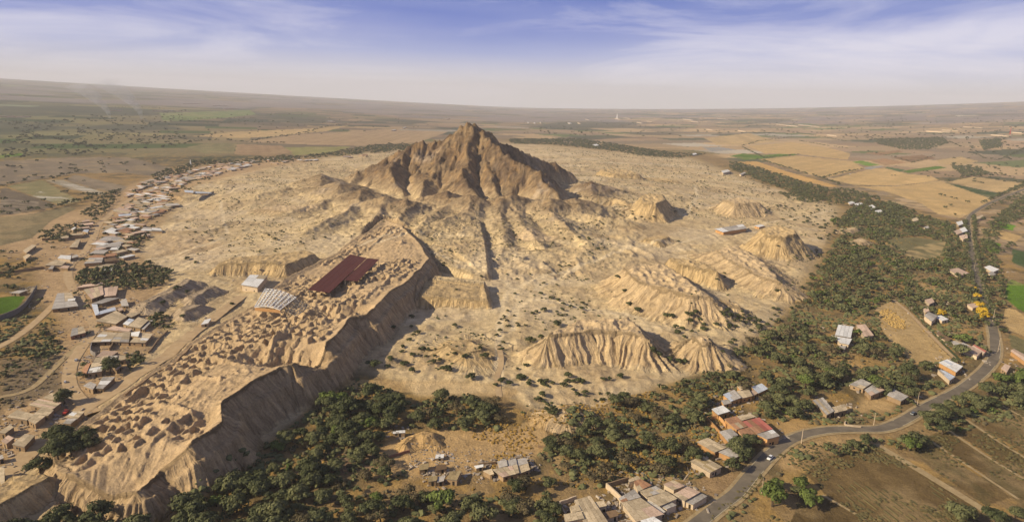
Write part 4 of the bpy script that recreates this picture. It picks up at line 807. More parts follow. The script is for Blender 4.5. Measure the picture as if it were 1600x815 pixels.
B([([(36, 391), (50, 383), (57, 384), (41, 395)], dict(rc='tan')), ([(36, 401), (44, 397), (49, 399), (40, 405)], dict(rc='tan')), ([(90, 403), (95, 399), (111, 400), (110, 405)], dict(rc='white', wall='pale')), ([(111, 400), (120, 398), (123, 401), (113, 403)], dict(rc='grey')), ([(92, 370), (107, 368), (107, 372), (91, 373)], dict(rc='tan')), ([(108, 366), (129, 364), (128, 367), (107, 368)], dict(rc='tan')), ([(111, 358), (116, 355), (119, 356), (114, 359)], dict(rc='white')), ([(120, 356), (139, 354), (140, 356), (121, 358)], dict(rc='pink')), ([(129, 361), (132, 359), (139, 359), (137, 363)], dict(rc='blue')),
   ([(128, 345), (139, 343), (140, 346), (129, 347)], dict(rc='pink')), ([(120, 350), (145, 348), (146, 351), (124, 352)], dict(rc='pink')), ([(108, 386), (120, 375), (126, 374), (121, 386)], dict(rc='tan', alt='white', np_=3)), ([(159, 363), (175, 356), (182, 359), (177, 363)], dict(rc='pink', alt='white', np_=2)), ([(184, 360), (198, 356), (208, 358), (196, 362)], dict(rc='rust')), ([(151, 377), (164, 370), (187, 371), (195, 375)], dict(rc='grey', alt='white', np_=3)), ([(150, 384), (189, 381), (188, 385), (152, 387)], dict(rc='grey')), ([(171, 390), (175, 387), (187, 386), (185, 390)], dict(rc='white')),
   ([(140, 396), (149, 391), (170, 391), (162, 396)], dict(rc='grey')), ([(131, 412), (140, 403), (161, 403), (159, 410)], dict(rc='grey', np_=3, alt='tan')), ([(147, 417), (166, 413), (180, 413), (164, 419)], dict(rc='tan')), ([(162, 421), (177, 419), (175, 423), (163, 424)], dict(rc='white')), ([(70, 414), (87, 406), (104, 409), (96, 415)], dict(rc='tan', np_=3)), ([(92, 418), (100, 415), (109, 416), (106, 419)], dict(rc='pink')), ([(75, 420), (80, 416), (85, 416), (82, 420)], dict(rc='grey')),
   ([(224, 332), (237, 326), (250, 327), (240, 332)], dict(rc='tan', alt='grey', np_=2)), ([(176, 330), (187, 324), (205, 329), (200, 334)], dict(rc='tan', alt='pink', np_=2)), ([(185, 335), (206, 334), (204, 337), (186, 338)], dict(rc='blue')), ([(220, 360), (225, 356), (250, 357), (254, 361)], dict(rc='grey', np_=3, alt='white')), ([(220, 368), (225, 366), (235, 366), (232, 369)], dict(rc='pink')), ([(163, 404), (180, 402), (184, 407), (164, 409)], dict(rc='brown')), ([(165, 397), (182, 395), (180, 400), (166, 401)], dict(rc='rust')),
   ([(258, 319), (277, 317), (281, 321), (260, 322)], dict(rc='grey')), ([(288, 297), (302, 299), (302, 301), (289, 300)], dict(rc='blue', h=3)), ([(304, 299), (330, 301), (330, 303), (305, 301)], dict(rc='blue', h=2.5))], zone=Z, kind='house', door=False)
# small dwellings of the village too small to tell apart
vz = [([(185, 326), (203, 300), (225, 285), (262, 274), (300, 268), (302, 280), (275, 292), (255, 305), (270, 318), (250, 336), (214, 342), (200, 352), (185, 345)], 150), ([(292, 268), (325, 258), (395, 250), (396, 258), (345, 270), (300, 282)], 76), ([(396, 250), (470, 247), (505, 249), (440, 256), (398, 258)], 16), ([(540, 242), (572, 241), (572, 245), (540, 246)], 6), ([(140, 372), (165, 345), (210, 340), (225, 352), (205, 400), (170, 412), (150, 405)], 26)]
vcols = ['tan', 'tan', 'pink', 'white', 'grey', 'pink', 'rust']
ROADPX = [(RC, 1)]
for zi_, (poly, n_) in enumerate(vz):
    pl = np.array(poly, float); k = 0; tries = 0; placed = []
    while k < n_ and tries < 4000:
        tries += 1
        a = random.uniform(pl[:, 0].min(), pl[:, 0].max()); b = random.uniform(pl[:, 1].min(), pl[:, 1].max())
        if not pip(np.array([a]), np.array([b]), poly)[0]: continue
        g = hit(a, b, 3)
        if g is None or g[2] > 8 or any(np.hypot(*(g[:2] - p)) < 11 for p in placed) or any(np.hypot(*(g[:2] - q.mean(0))) < 12.5 for q in BQ): continue
        if min(segd(np.array([g[0]]), np.array([g[1]]), c_)[0][0] for c_, w in ROADS) < 9: continue
        w_ = random.uniform(9, 19) / 2; d_ = random.uniform(6, 9) / 2; an = math.radians(random.choice([-24, -22, 66, 68, -20]) + random.uniform(-5, 5))
        ex = np.array([math.cos(an), math.sin(an)]); ey = np.array([-ex[1], ex[0]])
        if zi_ != 4 and random.random() < .5: w_ *= 1.4
        c3 = [g[:2] - ex * w_ - ey * d_, g[:2] - ex * w_ + ey * d_, g[:2] + ex * w_ + ey * d_, g[:2] + ex * w_ - ey * d_]
        qq = [(lambda s: (float(s[0]), float(s[1])))(proj(np.array([p[0]]), np.array([p[1]]), np.array([g[2] + 3.0]))) for p in c3]
        building([(float(np.ravel(u_)[0]), float(np.ravel(v_)[0])) for u_, v_ in qq], h=3.0, rc=random.choice(vcols), far=True, zone='small', kind='house', group='small village houses strung along the far dirt road', door=False)
        placed.append(g[:2]); k += 1
# far hamlets on the plain
for (px, py) in [(520, 191), (515, 190), (825, 192), (835, 193), (845, 192), (890, 193), (905, 193), (918, 187), (965, 186), (980, 185), (1085, 190), (1075, 187), (1460, 206), (1472, 206), (1485, 204), (1562, 212), (1595, 208), (1520, 199), (1220, 195), (1238, 197), (1258, 196), (1275, 198), (10, 182), (22, 183), (35, 183), (60, 150), (8, 149), (180, 173), (250, 173), (262, 173), (300, 162), (345, 165), (360, 170), (615, 204), (632, 200), (1160, 205), (1110, 203), (1300, 212), (700, 186), (1000, 192), (1015, 190), (1130, 186)]:
    g = hit(px, py, 2)
    if g is None: continue
    dd_ = np.hypot(g[0], g[1]); s_ = dd_ / 1042 * random.uniform(.8, 2.0); e_ = dd_ / 1042 * 1.2 * dd_ / 180 * .5
    c3 = [(g[0] - s_, g[1] - e_), (g[0] - s_ * .9, g[1] + e_), (g[0] + s_, g[1] + e_), (g[0] + s_ * .9, g[1] - e_)]
    qq = [proj(np.array([p[0]]), np.array([p[1]]), np.array([g[2] + 5.0])) for p in c3]
    building([(float(u_[0]), float(v_[0])) for u_, v_, _ in qq], h=5, rc=random.choice(['white', 'grey', 'pink']), far=True, zone='farhamlet', kind='farm building', group='pale farm buildings on the far plain', door=False, wall='pale')
# labels that single out
def name_buildings():
    from collections import defaultdict
    cword = {'tan': 'tan', 'grey': 'grey', 'white': 'white', 'rust': 'rusty', 'red': 'red', 'pink': 'pinkish', 'brown': 'dark brown', 'blue': 'pale bluish', 'thatch': 'straw', 'maroon': 'dark red'}
    gr = defaultdict(list)
    for b_ in BL:
        if b_['label']: tag(b_['o'], b_['label'], b_['kind']); continue
        if b_['zone'] == 'small': tag(b_['o'], f"small low house with a {cword[b_['rc']]} roof in the far village left of the mountain", 'house', b_['group']); continue
        if b_['zone'] == 'farhamlet': tag(b_['o'], f"pale farm building on the hazy plain beyond the mountain", 'farm building', b_['group']); continue
        gr[(b_['zone'], b_['rc'])].append(b_)
    sh = {'in the block of joined sheds at the bottom edge beside the road': 'in the joined block beside the bottom road', 'in the sheds at the bottom edge left of the lane beside the joined block': 'at the bottom edge left of the joined block', 'in the settlement between the dirt road and the track, middle left': 'between dirt road and straight track',
          'in the settlement at the lower left beside the platform end': 'beside the lower left platform end', 'beside the dark grove, above the middle-left settlement': 'near the dark grove', 'in the upper-left village along the dirt road': 'along the upper left dirt road', 'at the edge of the belt of trees below the stubble fields': 'by the far tree belt',
          'in the red-roofed compound beside the asphalt road': 'in the compound by the asphalt road', 'between the tree and the road below the red-roofed compound': 'below the red-roofed compound', 'in the wood beside the straight stretch of road': 'in the wood beside the straight road', 'in the clearing below the bare dirt dome': 'in the clearing below the dirt dome'}
    word = {2: ['left', 'right'], 3: ['left', 'middle', 'right']}
    ordn = ['first', 'second', 'third', 'fourth', 'fifth', 'sixth', 'seventh', 'eighth', 'ninth', 'tenth', 'eleventh', 'twelfth']
    for (z_, rc_), lst in gr.items():
        zz = sh.get(z_, z_); n_ = len(lst); lst.sort(key=lambda e: e['px'])
        for i, b_ in enumerate(lst):
            body = f"{cword[rc_]}-roofed {b_['kind']} {zz}"
            if n_ == 1: lb = 'only ' + body
            elif i == 0: lb = 'leftmost ' + body
            elif i == n_ - 1: lb = 'rightmost ' + body
            elif n_ == 3: lb = 'middle ' + body
            else: lb = f"{ordn[i]} from the left {body}"
            tag(b_['o'], ' '.join(lb.split()[:16]), b_['kind'], 'buildings ' + zz)
name_buildings()
# ------------------------------------------------------------------ excavation roofs on the platform
def slabroof(name, lab, q, h, rc, np_=5, posts=True, wall=None, sl=0, cat='shelter roof'):
    g3 = [hit(a, b, h) for a, b in q]; zt = max(g[2] for g in g3) + h * .9
    w3 = np.array([P(a, b, zt) for a, b in q]); cxy = w3.mean(0)
    BQ.append(w3[:, :2]); r = bpy.data.objects.new(name, None); COL.objects.link(r); gzb = float(gz(cxy[0], cxy[1])); r.location = (cxy[0], cxy[1], gzb); tag(r, lab, cat)
    o3 = np.array([cxy[0], cxy[1], gzb]); tp = w3 - o3
    for k in range(np_):
        t0 = k / np_ + .002; t1 = (k + 1) / np_ - .002; A = tp[0] * (1 - t0) + tp[1] * t0; Bq = tp[0] * (1 - t1) + tp[1] * t1; D = tp[3] * (1 - t0) + tp[2] * t0; E = tp[3] * (1 - t1) + tp[2] * t1
        pn = np.array([A, Bq, E, D]); pn[:, 2] += .05 * (k % 2)
        prism('roof_panel', pn, 0, (ROOF[rc],), r, thick=.25)
    if posts:
        for i in range(4):
            for t0 in (0, .33, .66):
                p_ = w3[i] * (1 - t0) + w3[(i + 1) % 4] * t0; p_ = cxy + (p_ - cxy) * .96; z0_ = float(gz(p_[0], p_[1])) - .5
                if z0_ > zt - .6: continue
                V = [(p_[0] + dx - o3[0], p_[1] + dy - o3[1], zz - o3[2]) for zz in (z0_, zt - .3) for dx, dy in ((-.2, -.2), (.2, -.2), (.2, .2), (-.2, .2))]
                ob('post', mkmesh('post', V, boxfaces(4), (MW['grey'],)), r)
    return r
slabroof('excavation_roof', 'large dark red flat roof over the excavation on the platform', [(481, 452), (515, 457), (573, 403), (547, 397)], 4.5, 'maroon', 6)
slabroof('excavation_roof', 'smaller dark red roof slab overlapping the right side of the large one', [(538, 437), (559, 439), (592, 405), (574, 403)], 4.0, 'maroon', 3)
slabroof('excavation_roof', 'narrow dark red roof strip along the upper left edge of the large one', [(520, 421), (526, 421), (549, 398), (546, 398)], 3.2, 'maroon', 2)
# square shed
building([(377, 445), (391, 430), (418, 431), (402, 447)], h=6, rc='white', np_=3, alt='tan', wall='pale', kind='shed', label='square shed with a pale flat roof beside the straight track', slope=.1)
building([(314, 506), (320, 499), (330, 498), (325, 505)], h=3, rc='white', np_=1, wall='pale', kind='shed', label='tiny white-roofed hut standing on the straight track', slope=.1)
for b_ in BL[-2:]: tag(b_['o'], b_['label'], 'shed')
# white lattice roof frame
def lattice(q, h, nx, ny, name, lab, m, wd=.45, skirt=None, arch=0):
    g3 = [hit(a, b, h) for a, b in q]; zt = max(g[2] for g in g3) + h * .8; w3 = np.array([P(a, b, zt) for a, b in q]); cxy = w3.mean(0); gzb = float(gz(cxy[0], cxy[1])); o3 = np.array([cxy[0], cxy[1], gzb])
    r = bpy.data.objects.new(name, None); COL.objects.link(r); r.location = tuple(o3); tag(r, lab, 'roof frame'); tp = w3 - o3; BQ.append(w3[:, :2])
    def beam(A, Bq, nm):
        d = Bq - A; L = np.linalg.norm(d); d = d / L; s = np.cross(d, [0, 0, 1]); s = s / (np.linalg.norm(s) + 1e-9) * wd / 2; u_ = np.array([0, 0, wd / 2])
        V = [A - s - u_, A + s - u_, A + s + u_, A - s + u_, Bq - s - u_, Bq + s - u_, Bq + s + u_, Bq - s + u_]
        ob(nm, mkmesh(nm, V, [(0, 1, 2, 3), (4, 7, 6, 5), (0, 4, 5, 1), (1, 5, 6, 2), (2, 6, 7, 3), (3, 7, 4, 0)], (m,)), r)
    bil = lambda u_, v_: (tp[0] * (1 - u_) + tp[1] * u_) * (1 - v_) + (tp[3] * (1 - u_) + tp[2] * u_) * v_ + np.array([0, 0, arch * math.sin(math.pi * v_)])
    for i in range(nx + 1):
        for k in range(4): beam(bil(i / nx, k / 4), bil(i / nx, (k + 1) / 4), 'rafter')
    for j in range(ny + 1): beam(bil(0, j / ny) + np.array([0, 0, wd * .9]), bil(1, j / ny) + np.array([0, 0, wd * .9]), 'purlin')
    for i in (0, nx):
        for k in range(4): beam(bil(i / nx, k / 4), bil((nx / 2 if i == 0 else nx / 2) / nx, (k + 1) / 4) , 'brace')
    for u_, v_ in ((0, 0), (1, 0), (1, 1), (0, 1), (.5, 0), (.5, 1)):
        t_ = bil(u_, v_); g_ = float(gz(t_[0] + o3[0], t_[1] + o3[1])) - .5 - o3[2]; b0 = t_.copy(); b0[2] = min(g_, t_[2] - .5); b0[0] += .02; beam(b0, t_, 'post')
    return r, tp
lr, tp_ = lattice([(398, 480), (415, 451), (463, 465), (438, 484)], 5, 10, 8, 'lattice_roof', 'white lattice roof frame without sheets over a pit on the platform', WHITE, .5, arch=2.0)
A = tp_[0]; D = tp_[3]; prism('side_board', [A, D, D + np.array([0, -.4, 0]), A + np.array([0, -.4, 0])], 0, (MW['orange'],), lr, thick=2.5)
lattice([(447, 486), (463, 468), (484, 478), (464, 494)], 3.5, 5, 4, 'lattice_roof', 'thin grey open frame beside the white lattice roof', MW['grey'], .35)
# ------------------------------------------------------------------ walls and ruins
def wallrun(lab, pl, h=2.2, w=.5, m='adobe', cat='wall', name='yard_wall', z0=None):
    c = np.array([hit(a, b)[:2] for a, b in pl]); c = smoothpl(c, 6) if len(c) > 2 else np.array([c[0] * (1 - t) + c[1] * t for t in np.linspace(0, 1, max(2, int(np.hypot(*(c[1] - c[0])) / 6)))])
    tg = np.gradient(c, axis=0); tg /= np.linalg.norm(tg, axis=1)[:, None]; nl = np.column_stack([-tg[:, 1], tg[:, 0]]); z = gz(c[:, 0], c[:, 1])
    V = []; Fc = []; o3 = np.array([c[0][0], c[0][1], z[0]])
    for i in range(len(c)):
        hh = h * random.uniform(.88, 1.05)
        for s_, zz in ((-1, -.6), (1, -.6), (1, hh), (-1, hh)): V.append((c[i][0] + nl[i][0] * s_ * w / 2 - o3[0], c[i][1] + nl[i][1] * s_ * w / 2 - o3[1], z[i] + zz - o3[2]))
    for i in range(len(c) - 1):
        a = 4 * i
        for k in range(4): Fc.append((a + k, a + (k + 1) % 4, a + 4 + (k + 1) % 4, a + 4 + k))
    Fc.append((3, 2, 1, 0)); a = 4 * (len(c) - 1); Fc.append((a, a + 1, a + 2, a + 3))
    tag(ob(name, mkmesh(name, V, Fc, (MW[m],)), None, tuple(o3)), lab, cat)
for lab, pl, h, m in [('pale wall along the left side of the joined sheds at the bottom', [(947, 762), (972, 785), (995, 812)], 3, 'pale'), ('low wall closing the back of the joined sheds', [(947, 761), (965, 756), (982, 751)], 2.4, 'adobe'), ('wall behind the bottom sheds left of the lane', [(874, 789), (885, 786), (900, 781)], 2.4, 'pale'), ('wall on the left side of the bottom left sheds', [(874, 790), (882, 806), (886, 815)], 2.4, 'pale'),
                      ('orange wall round the yard left of the red-roofed compound', [(1104, 656), (1118, 672), (1126, 680)], 2.4, 'orange'), ('orange wall at the back of the yard left of the red-roofed compound', [(1104, 656), (1122, 654), (1134, 668)], 2.4, 'orange'), ('low wall at the roadside below the farmyard', [(1321, 660), (1321, 665), (1345, 668)], 1.2, 'pale'),
                      ('long grey wall curving beside the lane at the left edge', [(-4, 502), (25, 491), (45, 473), (58, 452)], 4.5, 'grey'), ('long brown yard wall in the upper left village', [(66, 376), (80, 375), (128, 372), (130, 366)], 3.2, 'adobe'), ('brown yard wall beside the upper left dirt road bend', [(0, 428), (40, 424), (68, 420), (110, 423)], 2.8, 'adobe'), ('dark yard wall in front of the joined houses between road and track', [(144, 539), (142, 552), (150, 556)], 3, 'grey'), ('yard wall running down from the joined houses between road and track', [(178, 538), (172, 548)], 2.6, 'adobe'),
                      ('long dark wall by the sports ground beside the upper village', [(311, 314), (334, 302)], 4, 'grey'), ('adobe wall below the tree grove running to the fields track', [(262, 518), (245, 535), (232, 552)], 1.6, 'adobe'), ('short wall behind the clearing sheds', [(738, 725), (748, 727), (775, 724)], 1.6, 'adobe'), ('low mud fence left of the heaps in the clearing', [(606, 716), (622, 711), (640, 706)], 1.4, 'brick'), ('ruined pale wall right of the bare dirt dome', [(840, 699), (855, 700)], 1.4, 'adobe'),
                      ('retaining edge along the straight track beside the platform', [(195, 618), (250, 580), (262, 572), (300, 541)], 1.2, 'adobe')]:
    wallrun(lab, pl, h, .6, m)
# ------------------------------------------------------------------ trees
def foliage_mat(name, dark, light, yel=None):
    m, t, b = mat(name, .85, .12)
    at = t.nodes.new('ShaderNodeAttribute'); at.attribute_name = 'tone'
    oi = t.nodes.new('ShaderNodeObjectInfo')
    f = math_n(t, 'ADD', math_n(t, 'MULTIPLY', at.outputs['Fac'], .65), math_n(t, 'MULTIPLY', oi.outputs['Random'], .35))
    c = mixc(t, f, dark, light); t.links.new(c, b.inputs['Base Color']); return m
FOL = {'green': foliage_mat('foliage_olive', (.042, .052, .021), (.18, .178, .078)), 'dark': foliage_mat('foliage_dark', (.028, .038, .016), (.125, .130, .056)), 'dry': foliage_mat('foliage_dry', (.07, .060, .032), (.16, .125, .065)),
       'bright': foliage_mat('foliage_bright', (.05, .072, .016), (.15, .185, .05)), 'yellow': foliage_mat('foliage_yellow', (.34, .22, .02), (.68, .44, .04)), 'bush': foliage_mat('foliage_bush', (.030, .040, .016), (.105, .11, .045))}
BARK = tinted('bark', (.12, .085, .055), (.07, .05, .035), rand=.1)
def ico(n):
    bm = __import__('bmesh').new(); __import__('bmesh').ops.create_icosphere(bm, subdivisions=n, radius=1.0)
    V = np.array([v.co[:] for v in bm.verts]); Fc = np.array([[v.index for v in f.verts] for f in bm.faces]); bm.free(); return V, Fc
ICO1 = ico(1); ICO2 = ico(2)
def crown(rng, R=5.0, H=7.5, lobes=9, leaves=900, leaf=.55, flat=.55, base=.34, core=True):
    """crown made of many small leaf-spray faces gathered in uneven clumps"""
    Vs = []; Fs = []; Ts = []; n0 = 0
    for k in range(lobes):
        a = rng.uniform(0, 2 * math.pi); rad = R * (0.0 if k == 0 else rng.uniform(.35, .74)); lr = R * rng.uniform(.20, .40)
        if k == 0: lr = R * .5
        zc_ = H * (base + (1 - base) * rng.uniform(.30, .72)) * (1 - .25 * rad / R); c = np.array([math.cos(a) * rad, math.sin(a) * rad, zc_]); sq = np.array([1, 1, flat * rng.uniform(.8, 1.2)])
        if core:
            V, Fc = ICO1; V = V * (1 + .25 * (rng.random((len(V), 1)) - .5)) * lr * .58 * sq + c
            Vs.append(V); Fs.append(np.column_stack([Fc, Fc[:, 2]]) + n0); n0 += len(V); Ts.append(np.full(len(V), .12))  # inner blobs added to block light through the leaves, toned dark
        m = int(leaves / lobes * (lr / (R * .4)) ** 2)
        d = rng.normal(size=(m, 3)); d /= np.linalg.norm(d, axis=1)[:, None]; d[:, 2] = np.where(d[:, 2] < -.35, -d[:, 2], d[:, 2])
        rr_ = (rng.random((m, 1)) ** .5) * .55 + .58
        bump = 1 + .18 * np.sin(d[:, :1] * 7 + k) * np.cos(d[:, 1:2] * 6 - k)
        p = c + d * rr_ * bump * lr * sq
        t1 = np.cross(d, rng.normal(size=(m, 3))); t1 /= np.linalg.norm(t1, axis=1)[:, None]; t2 = np.cross(d, t1) + d * rng.uniform(-.5, .5, (m, 1)); s = leaf * rng.uniform(.55, 1.25, (m, 1))
        q = np.stack([p - t1 * s - t2 * s * .6, p + t1 * s * .8 - t2 * s * .5, p + t1 * s + t2 * s * .7, p - t1 * s * .7 + t2 * s * .6], 1)
        Vs.append(q.reshape(-1, 3)); Fs.append(np.arange(4 * m).reshape(m, 4) + n0); n0 += 4 * m
        tone = np.repeat(np.clip(.5 + (rng.random(m) - .5) * .7 + (rng.random() - .5) * .45, 0, 1), 4); Ts.append(tone)
    V = np.vstack(Vs); Fc = np.vstack(Fs); T = np.concatenate(Ts); return V, Fc, T
def trunk_mesh(rng, R, H, nl=5, rad=.28):
    Vs = []; Fs = []; n0 = 0
    def tube(pts, r0, r1, k=6):
        nonlocal n0
        n = len(pts); V = []
        for i, p in enumerate(pts):
            r = r0 + (r1 - r0) * i / (n - 1)
            for j in range(k): a = 2 * math.pi * j / k; V.append((p[0] + r * math.cos(a), p[1] + r * math.sin(a), p[2]))
        for i in range(n - 1):
            for j in range(k): a = n0 + i * k + j; b = n0 + i * k + (j + 1) % k; Fs.append((a, b, b + k, a + k))
        Vs.extend(V); n0 += len(V)
    fork = H * .3; tube([(0, 0, -.5), (.1, .05, fork * .5), (.05, -.1, fork)], rad * 1.3, rad * .9)
    for i in range(nl):
        a = 2 * math.pi * i / nl + rng.uniform(-.4, .4); q = R * rng.uniform(.4, .65); tube([(.05, -.1, fork * .9), (math.cos(a) * q * .5, math.sin(a) * q * .5, fork + H * .18), (math.cos(a) * q, math.sin(a) * q, H * .62)], rad * .6, rad * .18, 5)
    return mkmesh('trunk', Vs, np.array(Fs), (BARK,), smooth=True)
def crown_mesh(name, V, Fc, T, m):
    me = mkmesh(name, V, Fc, (m,)); a = me.attributes.new('tone', 'FLOAT', 'POINT'); a.data.foreach_set('value', T.astype(np.float32)); return me
rg = np.random.default_rng(5)
PROT = {}
for key, cnt, kw in [('green', 6, dict(R=5, H=6.6, lobes=15, leaves=2000, leaf=.33, flat=.6)), ('dark', 4, dict(R=5, H=7.2, lobes=16, leaves=2000, leaf=.34, flat=.62)), ('dry', 2, dict(R=5, H=6, lobes=9, leaves=700, leaf=.34, flat=.6, core=False)), ('bright', 2, dict(R=5, H=7.5, lobes=9, leaves=1300, leaf=.4, flat=.75)), ('yellow', 2, dict(R=5, H=7, lobes=8, leaves=1000, leaf=.45, flat=.75)), ('bush', 5, dict(R=5, H=5.2, lobes=7, leaves=340, leaf=.62, flat=.62, base=.12))]:
    PROT[key] = []
    for k in range(cnt):
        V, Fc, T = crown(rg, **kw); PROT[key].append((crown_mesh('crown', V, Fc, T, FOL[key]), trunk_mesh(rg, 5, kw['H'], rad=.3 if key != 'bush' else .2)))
LOWP = []
for k in range(6):
    V, Fc, T = crown(rg, R=1, H=1.35, lobes=5, leaves=46, leaf=.19, flat=.62, base=.2); LOWP.append((V, Fc, T))
isf = np.zeros(NREG[0] + 1); isf[[k_ for k_, v_ in REGINFO.items() if v_[0] not in ('field', 'spoil_bank')]] = 1; BLK = blur(isf[REG], 1, 1)
TREES = []   # (x,y,r,kind,zone,label,group)
BQb = [(q.min(0), q.max(0), q) for q in BQ]
def clear_mask(x, y, mar=3.0, rmar=0):
    ok = np.ones(x.shape, bool)
    for lo, hi, q in BQb:
        c_ = q.mean(0); cand = (x > lo[0] - mar) & (x < hi[0] + mar) & (y > lo[1] - mar) & (y < hi[1] + mar)
        if not cand.any(): continue
        qq = c_ + (q - c_) * (1 + 2 * mar / (np.linalg.norm(hi - lo) + .1)); ok[cand] &= ~pip(x[cand], y[cand], qq)
    for c_, w in ROADS:
        cand = (x > c_[:, 0].min() - 12) & (x < c_[:, 0].max() + 12) & (y > c_[:, 1].min() - 12) & (y < c_[:, 1].max() + 12)
        if cand.any():
            d = segd(x[cand], y[cand], c_)[0]; ok[cand] &= d > w + rmar
    return ok
NOTREE = [[(1366, 482), (1396, 469), (1420, 490), (1455, 528), (1488, 561), (1440, 572), (1400, 545), (1378, 515)], [(1385, 374), (1430, 370), (1480, 378), (1476, 400), (1432, 408), (1398, 388)],
          [(1330, 376), (1345, 371), (1360, 376), (1344, 382)], [(640, 672), (700, 672), (760, 678), (830, 672), (852, 690), (842, 712), (740, 715), (735, 742), (655, 745), (640, 735), (600, 715), (610, 690)], [(1350, 620), (1400, 625), (1392, 643), (1345, 640)], [(1152, 628), (1185, 620), (1180, 645), (1150, 648)], [(1225, 655), (1262, 655), (1262, 672), (1228, 686)]]
def scatter(poly, sp, r0, r1, gap, mix, lab, grp, seed, mar=1.0, gs=38, jit=.9, name='tree', cat='tree', expo=1.0):
    pl = np.array([P(a, b, 4.5)[:2] for a, b in poly]); lo = pl.min(0); hi = pl.max(0); g = np.random.default_rng(seed); sp = sp * .84; gap *= .55; r0 *= .62; r1 *= .88
    nx = int((hi[0] - lo[0]) / sp) + 1; ny = int((hi[1] - lo[1]) / (sp * .92)) + 1
    X, Y = np.meshgrid(np.arange(nx), np.arange(ny)); X = X + (Y % 2) * .5
    x = lo[0] + X.ravel() * sp + g.uniform(-.5, .5, X.size) * sp * jit; y = lo[1] + Y.ravel() * sp * .92 + g.uniform(-.5, .5, X.size) * sp * jit
    ok = pip(x, y, pl)
    if gap > 0: ok &= fbm(x / gs, y / gs, seed + 5, 3) > (0.33 + .34 * gap)
    x = x[ok]; y = y[ok]; r = r0 + (r1 - r0) * g.random(len(x)) ** 1.4
    ok = clear_mask(x, y, mar + 1.5, 1.0); px, py, _ = proj(x, y, gz(x, y))
    ri = np.clip(np.searchsorted(rr, np.hypot(x, y)) - 1, 0, len(rr) - 2); tj = np.clip(np.searchsorted(th, np.arctan2(x, y)) - 1, 0, len(th) - 2)
    if seed != 27: ok &= BLK[ri, tj] < .02
    for nt_ in NOTREE: ok &= ~pip(px, py, nt_)
    for x_, y_, r_ in zip(x[ok], y[ok], r[ok]):
        kd = mix[int(g.integers(len(mix)))]; TREES.append((x_, y_, r_, kd, lab, grp, name, cat))
G6 = ['green'] * 5 + ['dark'] * 2 + ['dry'] * 2; D6 = ['dark'] * 4 + ['green'] * 2; M6 = ['green'] * 5 + ['dark', 'dry', 'dry', 'bright']
scatter([(225, 850), (262, 790), (330, 756), (400, 712), (470, 658), (520, 616), (560, 592), (612, 590), (640, 612), (650, 640), (612, 665), (600, 690), (560, 690), (520, 702), (500, 735), (480, 770), (470, 840)], 10.5, 5.2, 9.2, .22, ['dark'] * 5 + ['green'] * 5 + ['bright'], 'dense olive-green tree in the wood along the foot of the platform wall', 'trees in the wood below the platform wall', 1)
scatter([(-60, 870), (20, 815), (70, 800), (150, 800), (235, 782), (235, 870)], 9.5, 5, 8.5, .12, D6, 'dark green tree at the bottom left corner below the platform end', 'trees below the platform end', 2)
scatter([(440, 840), (480, 772), (540, 755), (640, 762), (760, 765), (850, 775), (880, 790), (870, 840)], 10.5, 4.5, 8.5, .30, G6 + ['bright'], 'olive-green tree in the wood along the bottom edge', 'trees along the bottom edge', 3)
scatter([(650, 625), (700, 613), (760, 615), (792, 650), (770, 668), (700, 668), (640, 664)], 9.5, 4, 8, .22, G6, 'olive-green tree in the thicket above the clearing', 'trees above the clearing', 4)
scatter([(500, 700), (590, 698), (612, 735), (560, 765), (490, 745)], 10, 4, 7.5, .45, G6, 'scattered tree left of the clearing sheds', 'trees left of the clearing', 5)
scatter([(800, 735), (850, 715), (870, 765), (830, 775), (800, 760)], 9.5, 4.5, 8, .2, G6, 'olive-green tree right of the long clearing shed', 'trees right of the long clearing shed', 6)
scatter([(850, 680), (890, 668), (960, 690), (1010, 675), (1085, 690), (1095, 712), (1040, 735), (1000, 722), (930, 742), (880, 720)], 10, 4, 8, .42, G6 + ['dry'], 'olive-green tree in the open wood above the joined sheds', 'trees in the open wood above the joined sheds', 7)
scatter([(870, 660), (900, 640), (960, 618), (1060, 592), (1130, 575), (1170, 590), (1125, 615), (1105, 655), (1040, 668), (1000, 672), (930, 680), (880, 690)], 10, 4, 7.5, .30, G6, 'olive-green tree on the slope between the eroded cones and the compound', 'trees on the slope above the compound', 8)
scatter([(1130, 562), (1180, 522), (1230, 492), (1262, 462), (1290, 400), (1318, 360), (1300, 345), (1330, 322), (1400, 315), (1440, 335), (1492, 348), (1505, 400), (1520, 440), (1540, 500), (1540, 545), (1500, 560), (1440, 575), (1400, 562), (1340, 548), (1310, 562), (1200, 598)], 11.5, 4.6, 8.6, .14, M6, 'olive-green tree in the large wood left of the straight road', 'trees in the large wood by the straight road', 9, gs=55)
scatter([(1150, 598), (1300, 562), (1400, 575), (1460, 588), (1505, 602), (1480, 622), (1430, 642), (1395, 628), (1330, 592), (1300, 602), (1280, 622), (1240, 652), (1200, 650), (1180, 640)], 10, 4.6, 8.2, .25, M6, 'olive-green tree in the wood around the farmyard above the road bend', 'trees around the farmyard', 10)
scatter([(1322, 645), (1340, 640), (1400, 648), (1425, 632), (1420, 650), (1375, 664), (1325, 666)], 8.5, 4, 7, .12, G6, 'olive-green tree on the roadside strip below the farmyard', 'trees on the roadside strip', 11)
scatter([(1150, 690), (1185, 680), (1205, 690), (1195, 715), (1165, 722), (1140, 730), (1135, 715)], 9.5, 6, 9, 0, ['green', 'dark'], 'broad dark tree in front of the red-roofed compound', 'broad trees in front of the red roof', 12, mar=-1)
scatter([(1290, 690), (1380, 682), (1392, 692), (1300, 702)], 7, 3, 5.5, .1, G6, 'bushy tree on the inner side of the road bend', 'bushes inside the road bend', 13)
